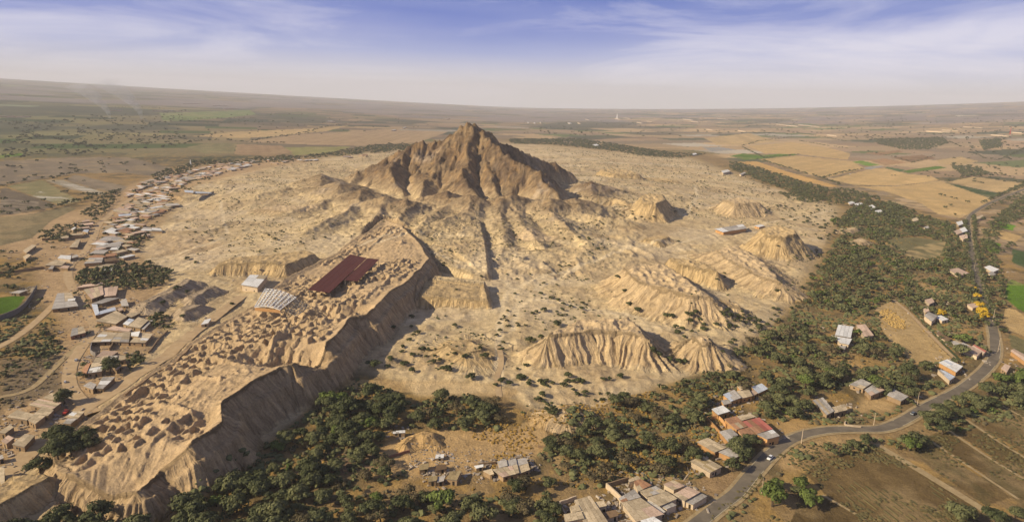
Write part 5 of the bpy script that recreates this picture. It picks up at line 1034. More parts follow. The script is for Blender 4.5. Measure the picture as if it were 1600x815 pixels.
scatter([(1395, 697), (1440, 657), (1500, 622), (1560, 587), (1605, 580), (1605, 628), (1540, 642), (1470, 682), (1412, 702)], 9, 4.5, 8, .2, ['dark', 'green', 'green', 'dark', 'bright'], 'dark green tree along the outer side of the road bend', 'trees along the outer road bend', 14)
scatter([(1130, 840), (1172, 768), (1225, 738), (1275, 758), (1262, 800), (1235, 840)], 9.5, 4, 7.5, .32, ['dark', 'green', 'bright', 'dry'], 'dark green tree at the bottom right of the road', 'trees at the bottom right of the road', 15)
scatter([(1470, 840), (1490, 795), (1530, 792), (1560, 800), (1605, 785), (1605, 840)], 9.5, 4, 7.5, .25, ['dark', 'green'], 'dark green tree at the bottom right corner', 'trees at the bottom right corner', 16)
scatter([(1558, 505), (1543, 440), (1533, 400), (1536, 362), (1552, 338), (1600, 305), (1605, 335), (1572, 348), (1556, 372), (1562, 400), (1572, 440), (1570, 500), (1575, 545), (1562, 545)], 10.5, 4.5, 8, .2, ['dark', 'green', 'green'], 'dark green tree on the right side of the straight road', 'trees right of the straight road', 17)
scatter([(1566, 590), (1605, 565), (1605, 600), (1560, 612)], 9, 5, 8, 0, ['dark', 'bright'], 'dark green tree at the right edge below the bright field', 'trees at the right edge', 18)
scatter([(1140, 252), (1195, 262), (1240, 278), (1290, 292), (1340, 296), (1400, 318), (1440, 335), (1400, 336), (1350, 322), (1300, 316), (1250, 303), (1190, 282), (1140, 262)], 13, 6, 9, .06, ['dark', 'dark', 'green'], 'dark tree in the belt between desert and stubble fields', 'trees of the belt beside the stubble fields', 19)
scatter([(1215, 301), (1260, 296), (1290, 310), (1270, 316), (1230, 310)], 13, 5, 8, 0, ['dark', 'green'], 'dark tree in the small grove below the belt', 'trees of the small grove below the belt', 20)
scatter([(285, 262), (300, 250), (380, 248), (420, 244), (500, 240), (560, 230), (600, 225), (650, 225), (640, 234), (560, 240), (480, 247), (430, 252), (330, 256)], 16, 6, 10, .12, ['dark', 'green'], 'tree in the belt left of the mountain', 'trees in the belt left of the mountain', 21)
scatter([(795, 217), (900, 216), (960, 224), (1020, 234), (1060, 239), (1110, 239), (1060, 246), (1000, 242), (950, 234), (860, 225), (800, 224)], 16, 6, 10, .05, ['dark'], 'tree in the belt beyond the mountain', 'trees in the belt beyond the mountain', 22)
scatter([(112, 432), (130, 418), (180, 412), (230, 405), (270, 417), (262, 440), (230, 446), (170, 445), (120, 446)], 8, 5, 8, 0, ['dark', 'dark', 'green'], 'dark tree in the grove beside the dirt road at the left', 'trees of the dark grove', 23, mar=-1.5)
scatter([(198, 548), (230, 538), (242, 558), (215, 588), (200, 570)], 8, 4, 7, 0, ['dark'], 'dark tree behind the houses beside the straight track', 'trees behind the houses by the track', 24, mar=-1)
scatter([(222, 490), (258, 484), (275, 500), (262, 510), (240, 506)], 8, 4, 7, 0, ['dark'], 'dark tree in the thicket right of the tan-roofed houses', 'trees right of the tan-roofed houses', 25, mar=-1)
scatter([(116, 572), (134, 558), (140, 572), (130, 592), (118, 606)], 7.5, 4, 6, 0, ['dark'], 'dark tree in the row beside the dirt road', 'row of trees by the dirt road', 26, mar=-2)
scatter([(62, 690), (90, 672), (130, 678), (152, 698), (146, 718), (108, 728), (68, 742), (55, 722)], 9, 6, 9.5, 0, ['dark'], 'large dark tree in the hollow at the platform end', 'large trees in the hollow of the platform end', 27, mar=-1)
scatter([(-10, 500), (60, 492), (92, 530), (100, 575), (85, 610), (-10, 625)], 9.5, 3, 6.5, .42, ['dark', 'dry', 'green', 'dry'], 'dusty scrub tree on the rough ground at the left edge', 'scrub trees at the left edge', 28)
scatter([(60, 362), (110, 345), (160, 302), (190, 292), (186, 305), (152, 340), (122, 360), (80, 385)], 11, 4, 7.5, .15, ['dark', 'green'], 'tree on the field edge of the upper left village', 'trees on the field edge of the village', 29)
scatter([(-10, 385), (30, 388), (60, 400), (30, 415), (30, 450), (-10, 455)], 11, 4, 7, .35, ['dark', 'green'], 'tree at the left edge behind the small tan houses', 'trees behind the small tan houses', 30)
scatter([(120, 412), (130, 385), (150, 350), (190, 315), (250, 282), (330, 262), (330, 280), (262, 320), (235, 370), (205, 400), (190, 412)], 16, 3.5, 6.5, .42, ['dark', 'green'], 'tree standing between the houses of the upper left village', 'trees between the village houses', 31, mar=-1)
scatter([(205, 300), (240, 278), (235, 272), (275, 258), (300, 256), (300, 266), (262, 276), (230, 292)], 14, 5, 8, 0, ['dark'], 'tree at the far edge of the upper left village', 'trees at the far edge of the village', 32, mar=-2)
scatter([(190, 378), (205, 365), (222, 368), (215, 382)], 9, 5, 8, 0, ['dark', 'green'], 'big green tree at the desert edge of the village', 'big trees at the desert edge of the village', 33, mar=-2)
scatter([(1520, 450), (1528, 440), (1534, 470), (1545, 490), (1543, 505), (1530, 498)], 7.5, 3.5, 5.5, 0, ['yellow'], 'yellow-flowering tree beside the straight road', 'yellow-flowering trees by the road', 34, mar=-2)
scatter([(1466, 486), (1474, 482), (1480, 486), (1472, 490)], 7, 3, 4, 0, ['yellow'], 'small yellow-flowering tree by the white house in the wood', 'small yellow trees by the white house', 35, mar=-2)
scatter([(1365, 225), (1420, 226), (1470, 227), (1482, 233), (1450, 239), (1410, 238), (1370, 231)], 16, 6, 10, 0, ['dark', 'green'], 'tree in the long grove beyond the ploughed fields', 'trees of the long far grove', 36)
scatter([(1528, 233), (1560, 232), (1563, 239), (1535, 243)], 15, 7, 11, 0, ['dark'], 'tree in the compact far grove at the right', 'trees of the compact far grove', 37)
scatter([(1485, 256), (1500, 258), (1535, 263), (1546, 272), (1510, 275), (1490, 264)], 14, 6, 10, .1, ['dark', 'green'], 'tree in the grove behind the narrow tan field', 'trees of the grove behind the tan field', 38)
scatter([(1560, 300), (1605, 280), (1605, 312), (1560, 318), (1535, 328)], 13, 4, 7, .3, ['dark', 'green'], 'tree along the far bend of the asphalt road', 'trees along the far road bend', 39)
# hedge lines and lone trees
def line(pl, sp, r0, r1, mix, lab, grp, seed, jit=3, name='tree', cat='tree'):
    g = np.random.default_rng(seed); c = np.array([P(a, b, 0)[:2] for a, b in pl])
    for i in range(len(c) - 1):
        L = np.hypot(*(c[i + 1] - c[i])); n = max(1, int(L / sp))
        for k in range(n):
            if g.random() < .12: continue
            t_ = (k + g.random()) / n; p_ = c[i] * (1 - t_) + c[i + 1] * t_ + g.normal(size=2) * jit * .5
            TREES.append((p_[0], p_[1], g.uniform(r0, r1), mix[int(g.integers(len(mix)))], lab, grp, name, cat))
HD = ['dark', 'green']
for k, (pl, sp) in enumerate([([(1182, 249), (1210, 257), (1250, 269), (1285, 279), (1312, 289)], 10), ([(1284, 279), (1310, 272), (1350, 264)], 11), ([(1160, 230), (1185, 224), (1240, 220)], 18), ([(1175, 212), (1200, 217), (1232, 221)], 16), ([(1248, 225), (1290, 232), (1325, 236)], 14), ([(1248, 215), (1290, 222), (1322, 228)], 20), ([(1160, 232), (1195, 248), (1248, 243)], 14), ([(1440, 268), (1460, 272), (1490, 277)], 16), ([(1550, 272), (1570, 276), (1590, 280)], 12), ([(1515, 245), (1540, 253), (1560, 255), (1600, 243)], 14), ([(1480, 233), (1500, 239), (1522, 241)], 18), ([(1515, 283), (1535, 287), (1545, 288)], 9), ([(1353, 240), (1400, 249), (1425, 256), (1462, 247)], 26), ([(1530, 345), (1560, 345), (1600, 354)], 11), ([(1550, 392), (1570, 395), (1580, 380)], 10), ([(1537, 378), (1560, 381), (1588, 384)], 14)]):
    line(pl, sp, 3.5, 6.5, HD, 'tree in the hedges between the stubble fields', 'hedge trees between the stubble fields', 400 + k)
for k, (pl, sp) in enumerate([([(0, 292), (20, 287), (45, 282), (75, 279), (115, 271), (135, 268)], 14), ([(0, 336), (40, 331), (90, 324), (135, 313), (160, 304)], 9), ([(235, 195), (300, 197), (350, 195), (400, 193)], 16), ([(340, 201), (390, 198)], 12), ([(395, 222), (430, 217), (470, 212), (510, 203), (560, 196)], 22), ([(300, 223), (350, 221), (400, 225), (450, 225)], 14), ([(250, 232), (290, 226), (310, 222)], 14), ([(160, 185), (230, 183), (260, 184)], 28), ([(100, 235), (150, 231), (180, 228)], 22), ([(120, 222), (160, 222), (190, 215), (230, 218), (280, 218)], 15), ([(40, 215), (80, 220), (110, 225), (140, 232)], 15), ([(15, 262), (50, 261)], 10), ([(160, 258), (185, 257), (200, 256)], 10)]):
    line(pl, sp, 4, 8, HD, 'tree in the hedges of the hazy fields at the left', 'hedge trees in the hazy left fields', 440 + k, jit=10)
line([(1508, 345), (1510, 400), (1518, 440), (1530, 480), (1540, 510)], 8, 3.5, 6, ['dark', 'green', 'green'], 'tree close to the left verge of the straight road', 'trees on the left verge of the straight road', 480, jit=2)
line([(1522, 338), (1524, 385), (1533, 430), (1548, 480), (1562, 520)], 8, 3.5, 6, ['dark', 'green', 'green'], 'tree close to the right verge of the straight road', 'trees on the right verge of the straight road', 481, jit=2)
line([(1534, 318), (1562, 305), (1600, 289)], 9, 3.5, 6, ['dark', 'green'], 'tree along the far bend of the asphalt road', 'trees along the far road bend', 482, jit=3)
for lst, lab in [([(55, 276, 7), (45, 278, 5), (138, 304, 6), (130, 305, 5), (1470, 306, 6), (1476, 307, 5), (1487, 310, 5), (1493, 312, 5), (1512, 317, 6), (1477, 326, 6.5), (1486, 322, 6), (1492, 337, 5), (1503, 245, 6), (1440, 274, 5), (1450, 277, 5), (1482, 284, 6), (1428, 244, 4), (1393, 275, 4), (1398, 275, 4)], 'lone tree standing in an open field')]:
    for a, b, r_ in lst: p_ = P(a, b, 0); TREES.append((p_[0], p_[1], r_, 'dark', lab, 'lone trees in open fields', 'tree', 'tree'))
for a, b, r_ in [(172, 577, 8), (100, 624, 6), (118, 456, 4), (137, 476, 4.5), (135, 468, 3.5), (135, 517, 3.5), (62, 467, 5), (212, 420, 5), (155, 505, 4), (240, 497, 5)]:
    p_ = P(a, b, 3); TREES.append((p_[0], p_[1], r_, 'dark', 'dark round tree standing alone among the houses at the left', 'lone round trees among the left houses', 'tree', 'tree'))
for a, b, r_ in [(1523, 452, 4.5), (1526, 462, 4.5), (1534, 478, 5), (1538, 486, 5.5), (1531, 483, 4.5), (1541, 494, 5), (1532, 497, 4.5), (1469, 486, 4), (1476, 488, 3.5)]:
    p_ = P(a, b, 3); TREES.append((p_[0], p_[1], r_, 'yellow', 'yellow-flowering tree beside the straight stretch of road', 'yellow-flowering trees by the road', 'tree', 'tree'))
for a, b, r_ in [(1262, 790, 6), (1206, 790, 7), (1250, 765, 5)]:
    p_ = P(a, b, 0); TREES.append((p_[0], p_[1], r_, 'bright', 'bright green bushy tree at the corner of the fallow field', 'bright green trees by the fallow field', 'tree', 'tree'))
# far tree speckle of the plains, left and right
g = np.random.default_rng(77)
for poly, n_, r0, r1 in [([(0, 190), (300, 172), (300, 225), (180, 240), (0, 250)], 420, 5, 11), ([(0, 252), (260, 246), (200, 290), (0, 330)], 40, 4, 7), ([(1300, 180), (1600, 165), (1600, 235), (1480, 232), (1300, 215)], 380, 5, 11), ([(800, 190), (1300, 180), (1300, 212), (1100, 215), (820, 214)], 200, 6, 12), ([(300, 178), (700, 178), (700, 200), (400, 222), (300, 222)], 110, 5, 9), ([(1480, 235), (1600, 235), (1600, 290), (1500, 280)], 60, 4, 8)]:
    pl = np.array(poly, float); k = 0
    while k < n_:
        a = g.uniform(pl[:, 0].min(), pl[:, 0].max()); b = g.uniform(pl[:, 1].min(), pl[:, 1].max())
        if not pip(np.array([a]), np.array([b]), poly)[0] : continue
        if vn(np.array([a / 22]), np.array([b / 5]), 8)[0] < .42 and g.random() < .85: k += .25; continue
        h_ = hit(a, b)
        if h_ is None: continue
        TREES.append((h_[0] + 0, h_[1], g.uniform(r0, r1), 'dark', 'far', None, 'far', 'far')); k += 1
# bushes of the desert
BUSH = []
for a, b, r_ in [(615, 513, 2.6), (643, 511, 2.2), (653, 521, 2.6), (646, 524, 2), (640, 532, 2.2), (629, 543, 2.3), (628, 550, 2.2), (645, 556, 2.6), (610, 563, 3), (585, 573, 5), (606, 574, 2.4), (632, 571, 3.2), (644, 582, 3), (697, 579, 4.2), (736, 592, 3.6), (758, 559, 3.3), (750, 545, 2.2), (781, 518, 2.4), (776, 525, 2.0), (643, 497, 3), (711, 510, 2.6), (713, 453, 1.6), (752, 433, 2), (808, 437, 2), (850, 443, 2), (870, 446, 2), (828, 429, 1.8), (805, 460, 2), (845, 460, 2.4), (862, 467, 3.2), (873, 470, 2.6), (880, 476, 2.6), (892, 480, 2.4), (909, 483, 2.6), (850, 486, 3.4), (838, 489, 2.6), (833, 491, 2.4), (910, 474, 2.2), (916, 477, 1.8), (964, 434, 2.6), (976, 456, 2.8), (984, 477, 3.4), (996, 486, 4), (1042, 495, 3.4), (1050, 496, 3), (870, 508, 4), (828, 536, 4.4), (846, 529, 3), (847, 620, 3), (1100, 516, 3.6), (1128, 490, 3), (1132, 494, 2.6), (1120, 437, 1.8), (1132, 428, 2), (1132, 434, 2), (1185, 514, 4), (1188, 510, 3), (1119, 508, 2.6), (1138, 513, 2.2), (1146, 533, 2.4), (1020, 547, 2.6), (1029, 555, 3), (1022, 550, 2.4), (1046, 562, 3), (1060, 566, 3), (1070, 567, 2.6), (822, 572, 2.4), (888, 589, 3), (905, 598, 3), (970, 590, 3.2), (935, 390, 3), (905, 372, 2.4), (920, 374, 2), (894, 375, 2), (950, 375, 2.4), (893, 352, 2), (1060, 378, 2.4), (1245, 405, 2), (292, 405, 3.4), (306, 411, 3), (291, 357, 3), (305, 364, 2.4), (322, 365, 2.6), (277, 452, 3.4), (292, 458, 3), (285, 496, 2.6), (362, 476, 2.2), (256, 475, 3), (430, 375, 3), (508, 372, 2.4), (1262, 402, 3), (1276, 417, 3), (1268, 437, 3.4), (1268, 430, 3), (1265, 446, 3.4), (1254, 451, 3), (1246, 481, 3), (1214, 456, 2.6), (1215, 385, 2)]:
    h_ = hit(a, b)
    if h_ is not None: BUSH.append((h_[0], h_[1], r_ * 1.15))
def bscatter(poly, n_, r0, r1, seed, cl=None):
    g = np.random.default_rng(seed); pl = np.array(poly, float); k = 0; tr = 0
    while k < n_ and tr < n_ * 12:
        tr += 1
        a = g.uniform(pl[:, 0].min(), pl[:, 0].max()); b = g.uniform(pl[:, 1].min(), pl[:, 1].max())
        if not pip(np.array([a]), np.array([b]), poly)[0]: continue
        if vn(np.array([a / 28.]), np.array([b / 12.]), seed)[0] < .45: continue
        h_ = hit(a, b)
        if h_ is None or h_[2] > 11: continue
        BUSH.append((h_[0], h_[1], g.uniform(r0, r1))); k += 1
bscatter([(765, 340), (900, 345), (950, 360), (940, 410), (860, 430), (800, 425), (770, 380)], 60, 1.3, 2.6, 1)
bscatter([(900, 280), (940, 330), (1000, 345), (1100, 330), (1120, 300), (1090, 262), (1000, 248), (900, 235), (860, 240)], 190, 1.8, 3.4, 2)
bscatter([(1090, 258), (1130, 262), (1215, 296), (1300, 318), (1310, 340), (1250, 345), (1200, 330), (1120, 300)], 110, 2.0, 4.0, 3)
bscatter([(1180, 330), (1290, 345), (1310, 360), (1280, 400), (1255, 390), (1270, 360)], 36, 2, 3.6, 4)
bscatter([(640, 540), (770, 560), (860, 590), (1000, 585), (1010, 606), (860, 650), (790, 610), (700, 600)], 60, 1.4, 3.2, 5)
bscatter([(770, 470), (960, 495), (840, 500), (780, 560)], 24, 1.4, 2.4, 6)
bscatter([(280, 345), (400, 345), (520, 360), (470, 395), (350, 395), (300, 400)], 46, 1.3, 2.6, 7)
bscatter([(300, 300), (420, 265), (560, 255), (500, 300), (380, 325)], 46, 1.6, 3.2, 8)
bscatter([(550, 330), (660, 330), (750, 350), (700, 420), (660, 400), (600, 350)], 40, 1.3, 2.4, 9)
bscatter([(1060, 480), (1250, 470), (1240, 490), (1130, 560), (1050, 520)], 50, 1.8, 3.6, 10)
bscatter([(870, 330), (945, 335), (960, 350), (900, 360)], 16, 1.8, 2.6, 11)
bscatter([(380, 252), (560, 238), (700, 228), (700, 240), (560, 250), (420, 262)], 30, 2.5, 4, 12)
bscatter([(800, 226), (960, 236), (1080, 248), (1000, 256), (880, 240), (800, 236)], 70, 2.2, 4, 13)
# place: nearest ones as things, the rest as one mass
def place(lst, cap, labelf):
    arr = []
    for e in lst:
        z_ = float(gz(e[0], e[1])); px, py, dp = proj(np.array([e[0]]), np.array([e[1]]), np.array([z_])); px = float(px[0]); py = float(py[0]); dp = float(dp[0])
        vis = -20 < px < 1620 and 0 < py < 850
        if not vis: continue
        arr.append((e[2] / dp * F, z_, e))
    arr.sort(key=lambda t_: -t_[0] - (100 if len(t_[2]) > 3 and t_[2][3] == 'yellow' else 0)); return arr[:cap], arr[cap:]
def put(e, z_, nm, lab, cat, grp, pk):
    pr = PROT[pk]; cm, tm = pr[random.randrange(len(pr))]; r = bpy.data.objects.new(nm, None); COL.objects.link(r); r.location = (e[0], e[1], z_); s = e[2] / 5.0; r.scale = (s * random.uniform(.9, 1.1), s * random.uniform(.9, 1.1), s * random.uniform(.85, 1.1)); r.rotation_euler = (0, 0, random.uniform(0, 6.28)); r.empty_display_size = .5
    tag(r, lab, cat, grp); ob('crown', cm, r); ob('trunk', tm, r)
big_, rest = place([t_ for t_ in TREES if t_[4] != 'far'], 300, None)
for s_, z_, e in big_: put(e, z_, 'tree', e[4], 'tree', e[5], e[3])
def mass(name, lst, lab, km, cat):
    Vs = []; Fs = []; Ts = []; n0 = 0
    for s_, z_, e in lst:
        V, Fc, T = LOWP[random.randrange(6)]; a = random.uniform(0, 6.28); c_, n_ = math.cos(a), math.sin(a); r_ = e[2]
        R3 = np.array([[c_, -n_, 0], [n_, c_, 0], [0, 0, random.uniform(.8, 1.05)]]); Vs.append(V @ R3.T * r_ + np.array([e[0], e[1], z_ - .12 * r_])); Fs.append(Fc + n0); n0 += len(V); Ts.append(np.clip(T + random.uniform(-.25, .25), 0, 1))
    if not Vs: return
    me = crown_mesh(name, np.vstack(Vs), np.vstack(Fs), np.concatenate(Ts), FOL[km]); tag(ob(name, me), lab, cat, None, 'stuff')
mass('distant_trees', [t_ for t_ in rest if t_[2][3] in ('green', 'dry')], 'smaller olive-green trees of the woods and hedges farther off', 'green', 'trees')
mass('distant_trees', [t_ for t_ in rest if t_[2][3] in ('dark',)], 'smaller dark green trees of the woods and hedges farther off', 'dark', 'trees')
mass('distant_trees', [t_ for t_ in rest if t_[2][3] in ('bright',)], 'smaller bright green trees in the woods', 'bright', 'trees')
mass('distant_trees', [t_ for t_ in rest if t_[2][3] == 'yellow'], 'yellow-flowering trees beside the straight road', 'yellow', 'trees')
fa, fb = place([t_ for t_ in TREES if t_[4] == 'far'], 0, None)
# undergrowth between the trees and tiny scrub on the sand
def under(name, lab, polys, sp, r0, r1, m, seed, gapt=.45, sc=20, lim=6000, onreg=False):
    g = np.random.default_rng(seed); out = []
    for poly in polys:
        pl = np.array([P(a, b, 2)[:2] for a, b in poly]); lo = pl.min(0); hi = pl.max(0); n_ = int((hi[0] - lo[0]) * (hi[1] - lo[1]) / sp ** 2); x = g.uniform(lo[0], hi[0], n_); y = g.uniform(lo[1], hi[1], n_)
        ok = pip(x, y, pl) & (fbm(x / sc, y / sc, seed, 3) > gapt); x = x[ok]; y = y[ok]; ok = clear_mask(x, y, 1.5, .5)
        px, py, _ = proj(x, y, gz(x, y))
        for nt_ in NOTREE: ok &= ~pip(px, py, nt_)
        x = x[ok]; y = y[ok]; z = gz(x, y)
        if not onreg: k_ = z < 9; x, y, z = x[k_], y[k_], z[k_]
        out += [(0, z_, (x_, y_, r_)) for x_, y_, z_, r_ in zip(x, y, z, r0 + (r1 - r0) * g.random(len(x)) ** 1.6)]
    g.shuffle(out); out = out[:lim]; Vs = []; Fs = []; Ts = []; n0 = 0; V0, F0 = ICO1
    for s_, z_, e in out:
        V = V0 * (1 + .7 * (g.random((12, 1)) - .5)) * np.array([e[2], e[2], e[2] * .62]) + np.array([e[0], e[1], z_ + e[2] * .3]); Vs.append(V); Fs.append(F0 + n0); n0 += 12; Ts.append(g.random(12))
    tag(ob(name, crown_mesh(name, np.vstack(Vs), np.vstack(Fs), np.concatenate(Ts), m)), lab, 'scrub', None, 'stuff')
WOODS = [[(230, 840), (330, 745), (470, 650), (560, 588), (640, 615), (650, 640), (600, 690), (500, 735), (470, 840)], [(440, 840), (480, 765), (640, 760), (760, 762), (880, 785), (870, 840)], [(650, 625), (700, 613), (790, 640), (780, 668), (640, 664)], [(480, 700), (600, 690), (640, 740), (560, 765), (470, 750)], [(850, 660), (900, 640), (1130, 575), (1170, 590), (1125, 655), (1100, 740), (900, 760), (830, 700)], [(1130, 562), (1230, 492), (1290, 400), (1330, 322), (1440, 335), (1492, 348), (1520, 440), (1540, 545), (1500, 600), (1400, 655), (1300, 660), (1180, 650)], [(1220, 690), (1400, 680), (1605, 580), (1605, 640), (1400, 700), (1290, 705), (1215, 740), (1130, 830), (1120, 815)], [(-10, 490), (80, 480), (110, 560), (85, 620), (-10, 640)]]
under('undergrowth', 'low dusty bushes between the trees of the woods', WOODS, 3.6, .6, 2.3, FOL['green'], 91, .475, 22, 9000)
under('undergrowth', 'brown dry bushes between the trees of the woods', WOODS, 5, .5, 1.9, FOL['dry'], 92, .45, 26, 5000)
SANDZ = [[(765, 330), (950, 345), (960, 480), (1000, 500), (800, 520), (780, 620), (900, 620), (1000, 600), (860, 655), (640, 600), (660, 490), (770, 480)], [(820, 226), (1080, 248), (1200, 292), (1310, 322), (1290, 370), (1100, 345), (900, 330), (850, 250)], [(270, 330), (420, 262), (640, 236), (500, 300), (480, 345), (640, 350), (540, 375), (350, 400)], [(1060, 500), (1250, 400), (1300, 380), (1270, 480), (1130, 560)], [(560, 340), (750, 345), (760, 420), (680, 400), (640, 350)]]
under('desert_scrub', 'peppering of tiny dry bushes and rocks over the sand', SANDZ, 7, .4, 1.3, FOL['bush'], 93, .47, 34, 9000, True)
mass('plain_trees', fb, 'trees dotted over the hazy plains', 'dark', 'trees')
bb, br = place([(x_, y_, r_) for x_, y_, r_ in BUSH], 300, None)
for s_, z_, e in bb:
    px, py, _ = proj(np.array([e[0]]), np.array([e[1]]), np.array([z_])); px = float(px[0]); py = float(py[0])
    zn = ('on the sand left of the mountain' if px < 560 and py < 420 else 'on the waste ground beside the straight track' if px < 480 else 'on the sand between the long platform and the enclosure' if px < 790 and py > 470 else 'around the foot of the mountain and the enclosure' if px < 800 else 'on the sand right of the mountain foot' if py < 350 and px < 1100 else 'on the sand below the tree belt' if py < 420 and px >= 1080 else 'among the gullied mounds' )
    put(e, z_, 'bush', 'small dark desert bush ' + zn, 'bush', 'desert bushes ' + zn, 'bush')
mass('desert_scrub', [(s_, z_, (e[0], e[1], e[2])) for s_, z_, e in br], 'tiny bushes scattered over the farther sand', 'bush', 'scrub')
# ------------------------------------------------------------------ yellow stalk heap, crop rows
def clumps(name, lab, poly, n_, s0, s1, m, cat, seed, gapn=None, hgt=.8):
    g = np.random.default_rng(seed); pl = np.array([P(a, b, 0)[:2] for a, b in poly]); lo = pl.min(0); hi = pl.max(0); x = g.uniform(lo[0], hi[0], n_ * 4); y = g.uniform(lo[1], hi[1], n_ * 4); ok = pip(x, y, pl)
    if gapn: ok &= fbm(x / gapn, y / gapn, seed, 3) > .5
    x = x[ok][:n_]; y = y[ok][:n_]; V0, F0 = ICO1; Vs = []; Fs = []; Ts = []; n0 = 0; z = gz(x, y)
    for i in range(len(x)):
        s = g.uniform(s0, s1); V = V0 * (1 + .5 * (g.random((len(V0), 1)) - .5)) * np.array([s, s, s * hgt]) + np.array([x[i], y[i], z[i] + s * hgt * .5]); Vs.append(V); Fs.append(F0 + n0); n0 += len(V); Ts.append(np.full(len(V), g.random()))
    me = crown_mesh(name, np.vstack(Vs), np.vstack(Fs), np.concatenate(Ts), m); tag(ob(name, me), lab, cat, None, 'stuff')
STK = foliage_mat('yellow_stalks', (.30, .19, .06), (.52, .35, .12)); WEED = foliage_mat('dry_weeds', (.06, .055, .025), (.15, .12, .05)); OCHG = foliage_mat('ochre_grass', (.20, .12, .03), (.38, .24, .06))
clumps('stalk_heap', 'heaps of yellow maize stalks drying on the threshing field', [(1374, 486), (1388, 482), (1415, 502), (1414, 514), (1395, 512), (1378, 497)], 330, .35, 1.0, STK, 'stalks', 1, hgt=.6)
# rows of dark crop in the field inside the bend
g = np.random.default_rng(3); A0 = P(1300, 712, 0)[:2]; A1 = P(1400, 712, 0)[:2]; dr = P(1530, 795, 0)[:2] - P(1420, 722, 0)[:2]; dr /= np.linalg.norm(dr); nr_ = np.array([-dr[1], dr[0]]); fld = np.array([P(a, b, 0)[:2] for a, b in [(1275, 735), (1300, 716), (1368, 702), (1415, 724), (1510, 790), (1490, 815), (1360, 812)]])
cen = fld.mean(0); Vs = []; Fs = []; Ts = []; n0 = 0
for i in range(-24, 25):
    s_ = -130
    while s_ < 130:
        L = g.uniform(2, 9); p_ = cen + dr * s_ + nr_ * i * 3.2 + nr_ * g.uniform(-.3, .3); s_ += L + g.uniform(.5, 4)
        if not pip(np.array([p_[0]]), np.array([p_[1]]), fld)[0] or vn(np.array([p_[0] / 22]), np.array([p_[1] / 22]), 6)[0] < .46: continue
        q_ = p_ + dr * L; w_ = g.uniform(.25, .5); h_ = g.uniform(.3, .6); z_ = float(gz(*p_))
        base_ = [p_ - nr_ * w_, q_ - nr_ * w_ * .6, q_ + nr_ * w_ * .6, p_ + nr_ * w_]; V = [(a[0], a[1], z_ - .1) for a in base_] + [((a[0] + cen_[0]) / 2, (a[1] + cen_[1]) / 2, z_ + h_) for a, cen_ in zip(base_, [p_ + dr * L * .1, q_ - dr * L * .1, q_ - dr * L * .1, p_ + dr * L * .1])]
        Vs.append(np.array(V)); Fs.append(np.array([(0, 1, 5, 4), (1, 2, 6, 5), (2, 3, 7, 6), (3, 0, 4, 7), (4, 5, 6, 7)]) + n0); n0 += 8; Ts.append(np.full(8, g.random()))
tag(ob('crop_rows', crown_mesh('crop_rows', np.vstack(Vs), np.vstack(Fs), np.concatenate(Ts), WEED)), 'broken dark rows of crop plants in the dry field inside the road bend', 'crop rows', None, 'stuff')
for k, poly in enumerate([[(1408, 698), (1600, 625), (1600, 790), (1540, 789)], [(1258, 738), (1292, 713), (1370, 698), (1420, 722), (1528, 795), (1500, 815), (1345, 815)]]):
    clumps('weeds', ['low weeds in the dry strip fields at the lower right', 'low weeds in the dry field inside the road bend'][k], poly, [900, 500][k], .3, 1.1, WEED, 'weeds', 21 + k, 18, .5)
for k, (poly, n_, lab) in enumerate([([(480, 700), (860, 640), (1130, 590), (1160, 640), (1100, 740), (900, 760), (480, 780)], 2600, 'ochre tufts of dry grass on the floor of the lower wood'), ([(1150, 560), (1300, 400), (1400, 340), (1540, 500), (1500, 600), (1300, 650), (1180, 640)], 2200, 'ochre tufts of dry grass on the floor of the right-hand wood'), ([(1100, 815), (1230, 700), (1300, 690), (1250, 815)], 600, 'dry grass on the verge of the asphalt road')]):
    clumps('dry_grass', lab, poly, n_, .25, .95, OCHG if k < 2 else WEED, 'grass', 31 + k, 26, .55)
# rubble on the settlement ground
clumps('rubble', 'rubble and household clutter lying about the settlement yards', [(100, 600), (250, 560), (240, 480), (120, 430), (0, 650), (0, 720), (60, 690)], 700, .2, .9, foliage_mat('clutter', (.10, .07, .05), (.45, .38, .30)), 'rubble', 41, None, .5)
clumps('rubble', 'planks and clutter lying round the sheds in the clearing', [(640, 695), (760, 700), (840, 715), (830, 745), (720, 760), (640, 745)], 260, .2, .7, bpy.data.materials['clutter'], 'rubble', 42, None, .4)
clumps('rubble', 'clutter in the yards of the joined sheds', [(947, 762), (990, 748), (1105, 775), (1060, 800), (960, 785), (875, 790), (890, 815), (965, 812)], 260, .2, .8, bpy.data.materials['clutter'], 'rubble', 43, None, .5)
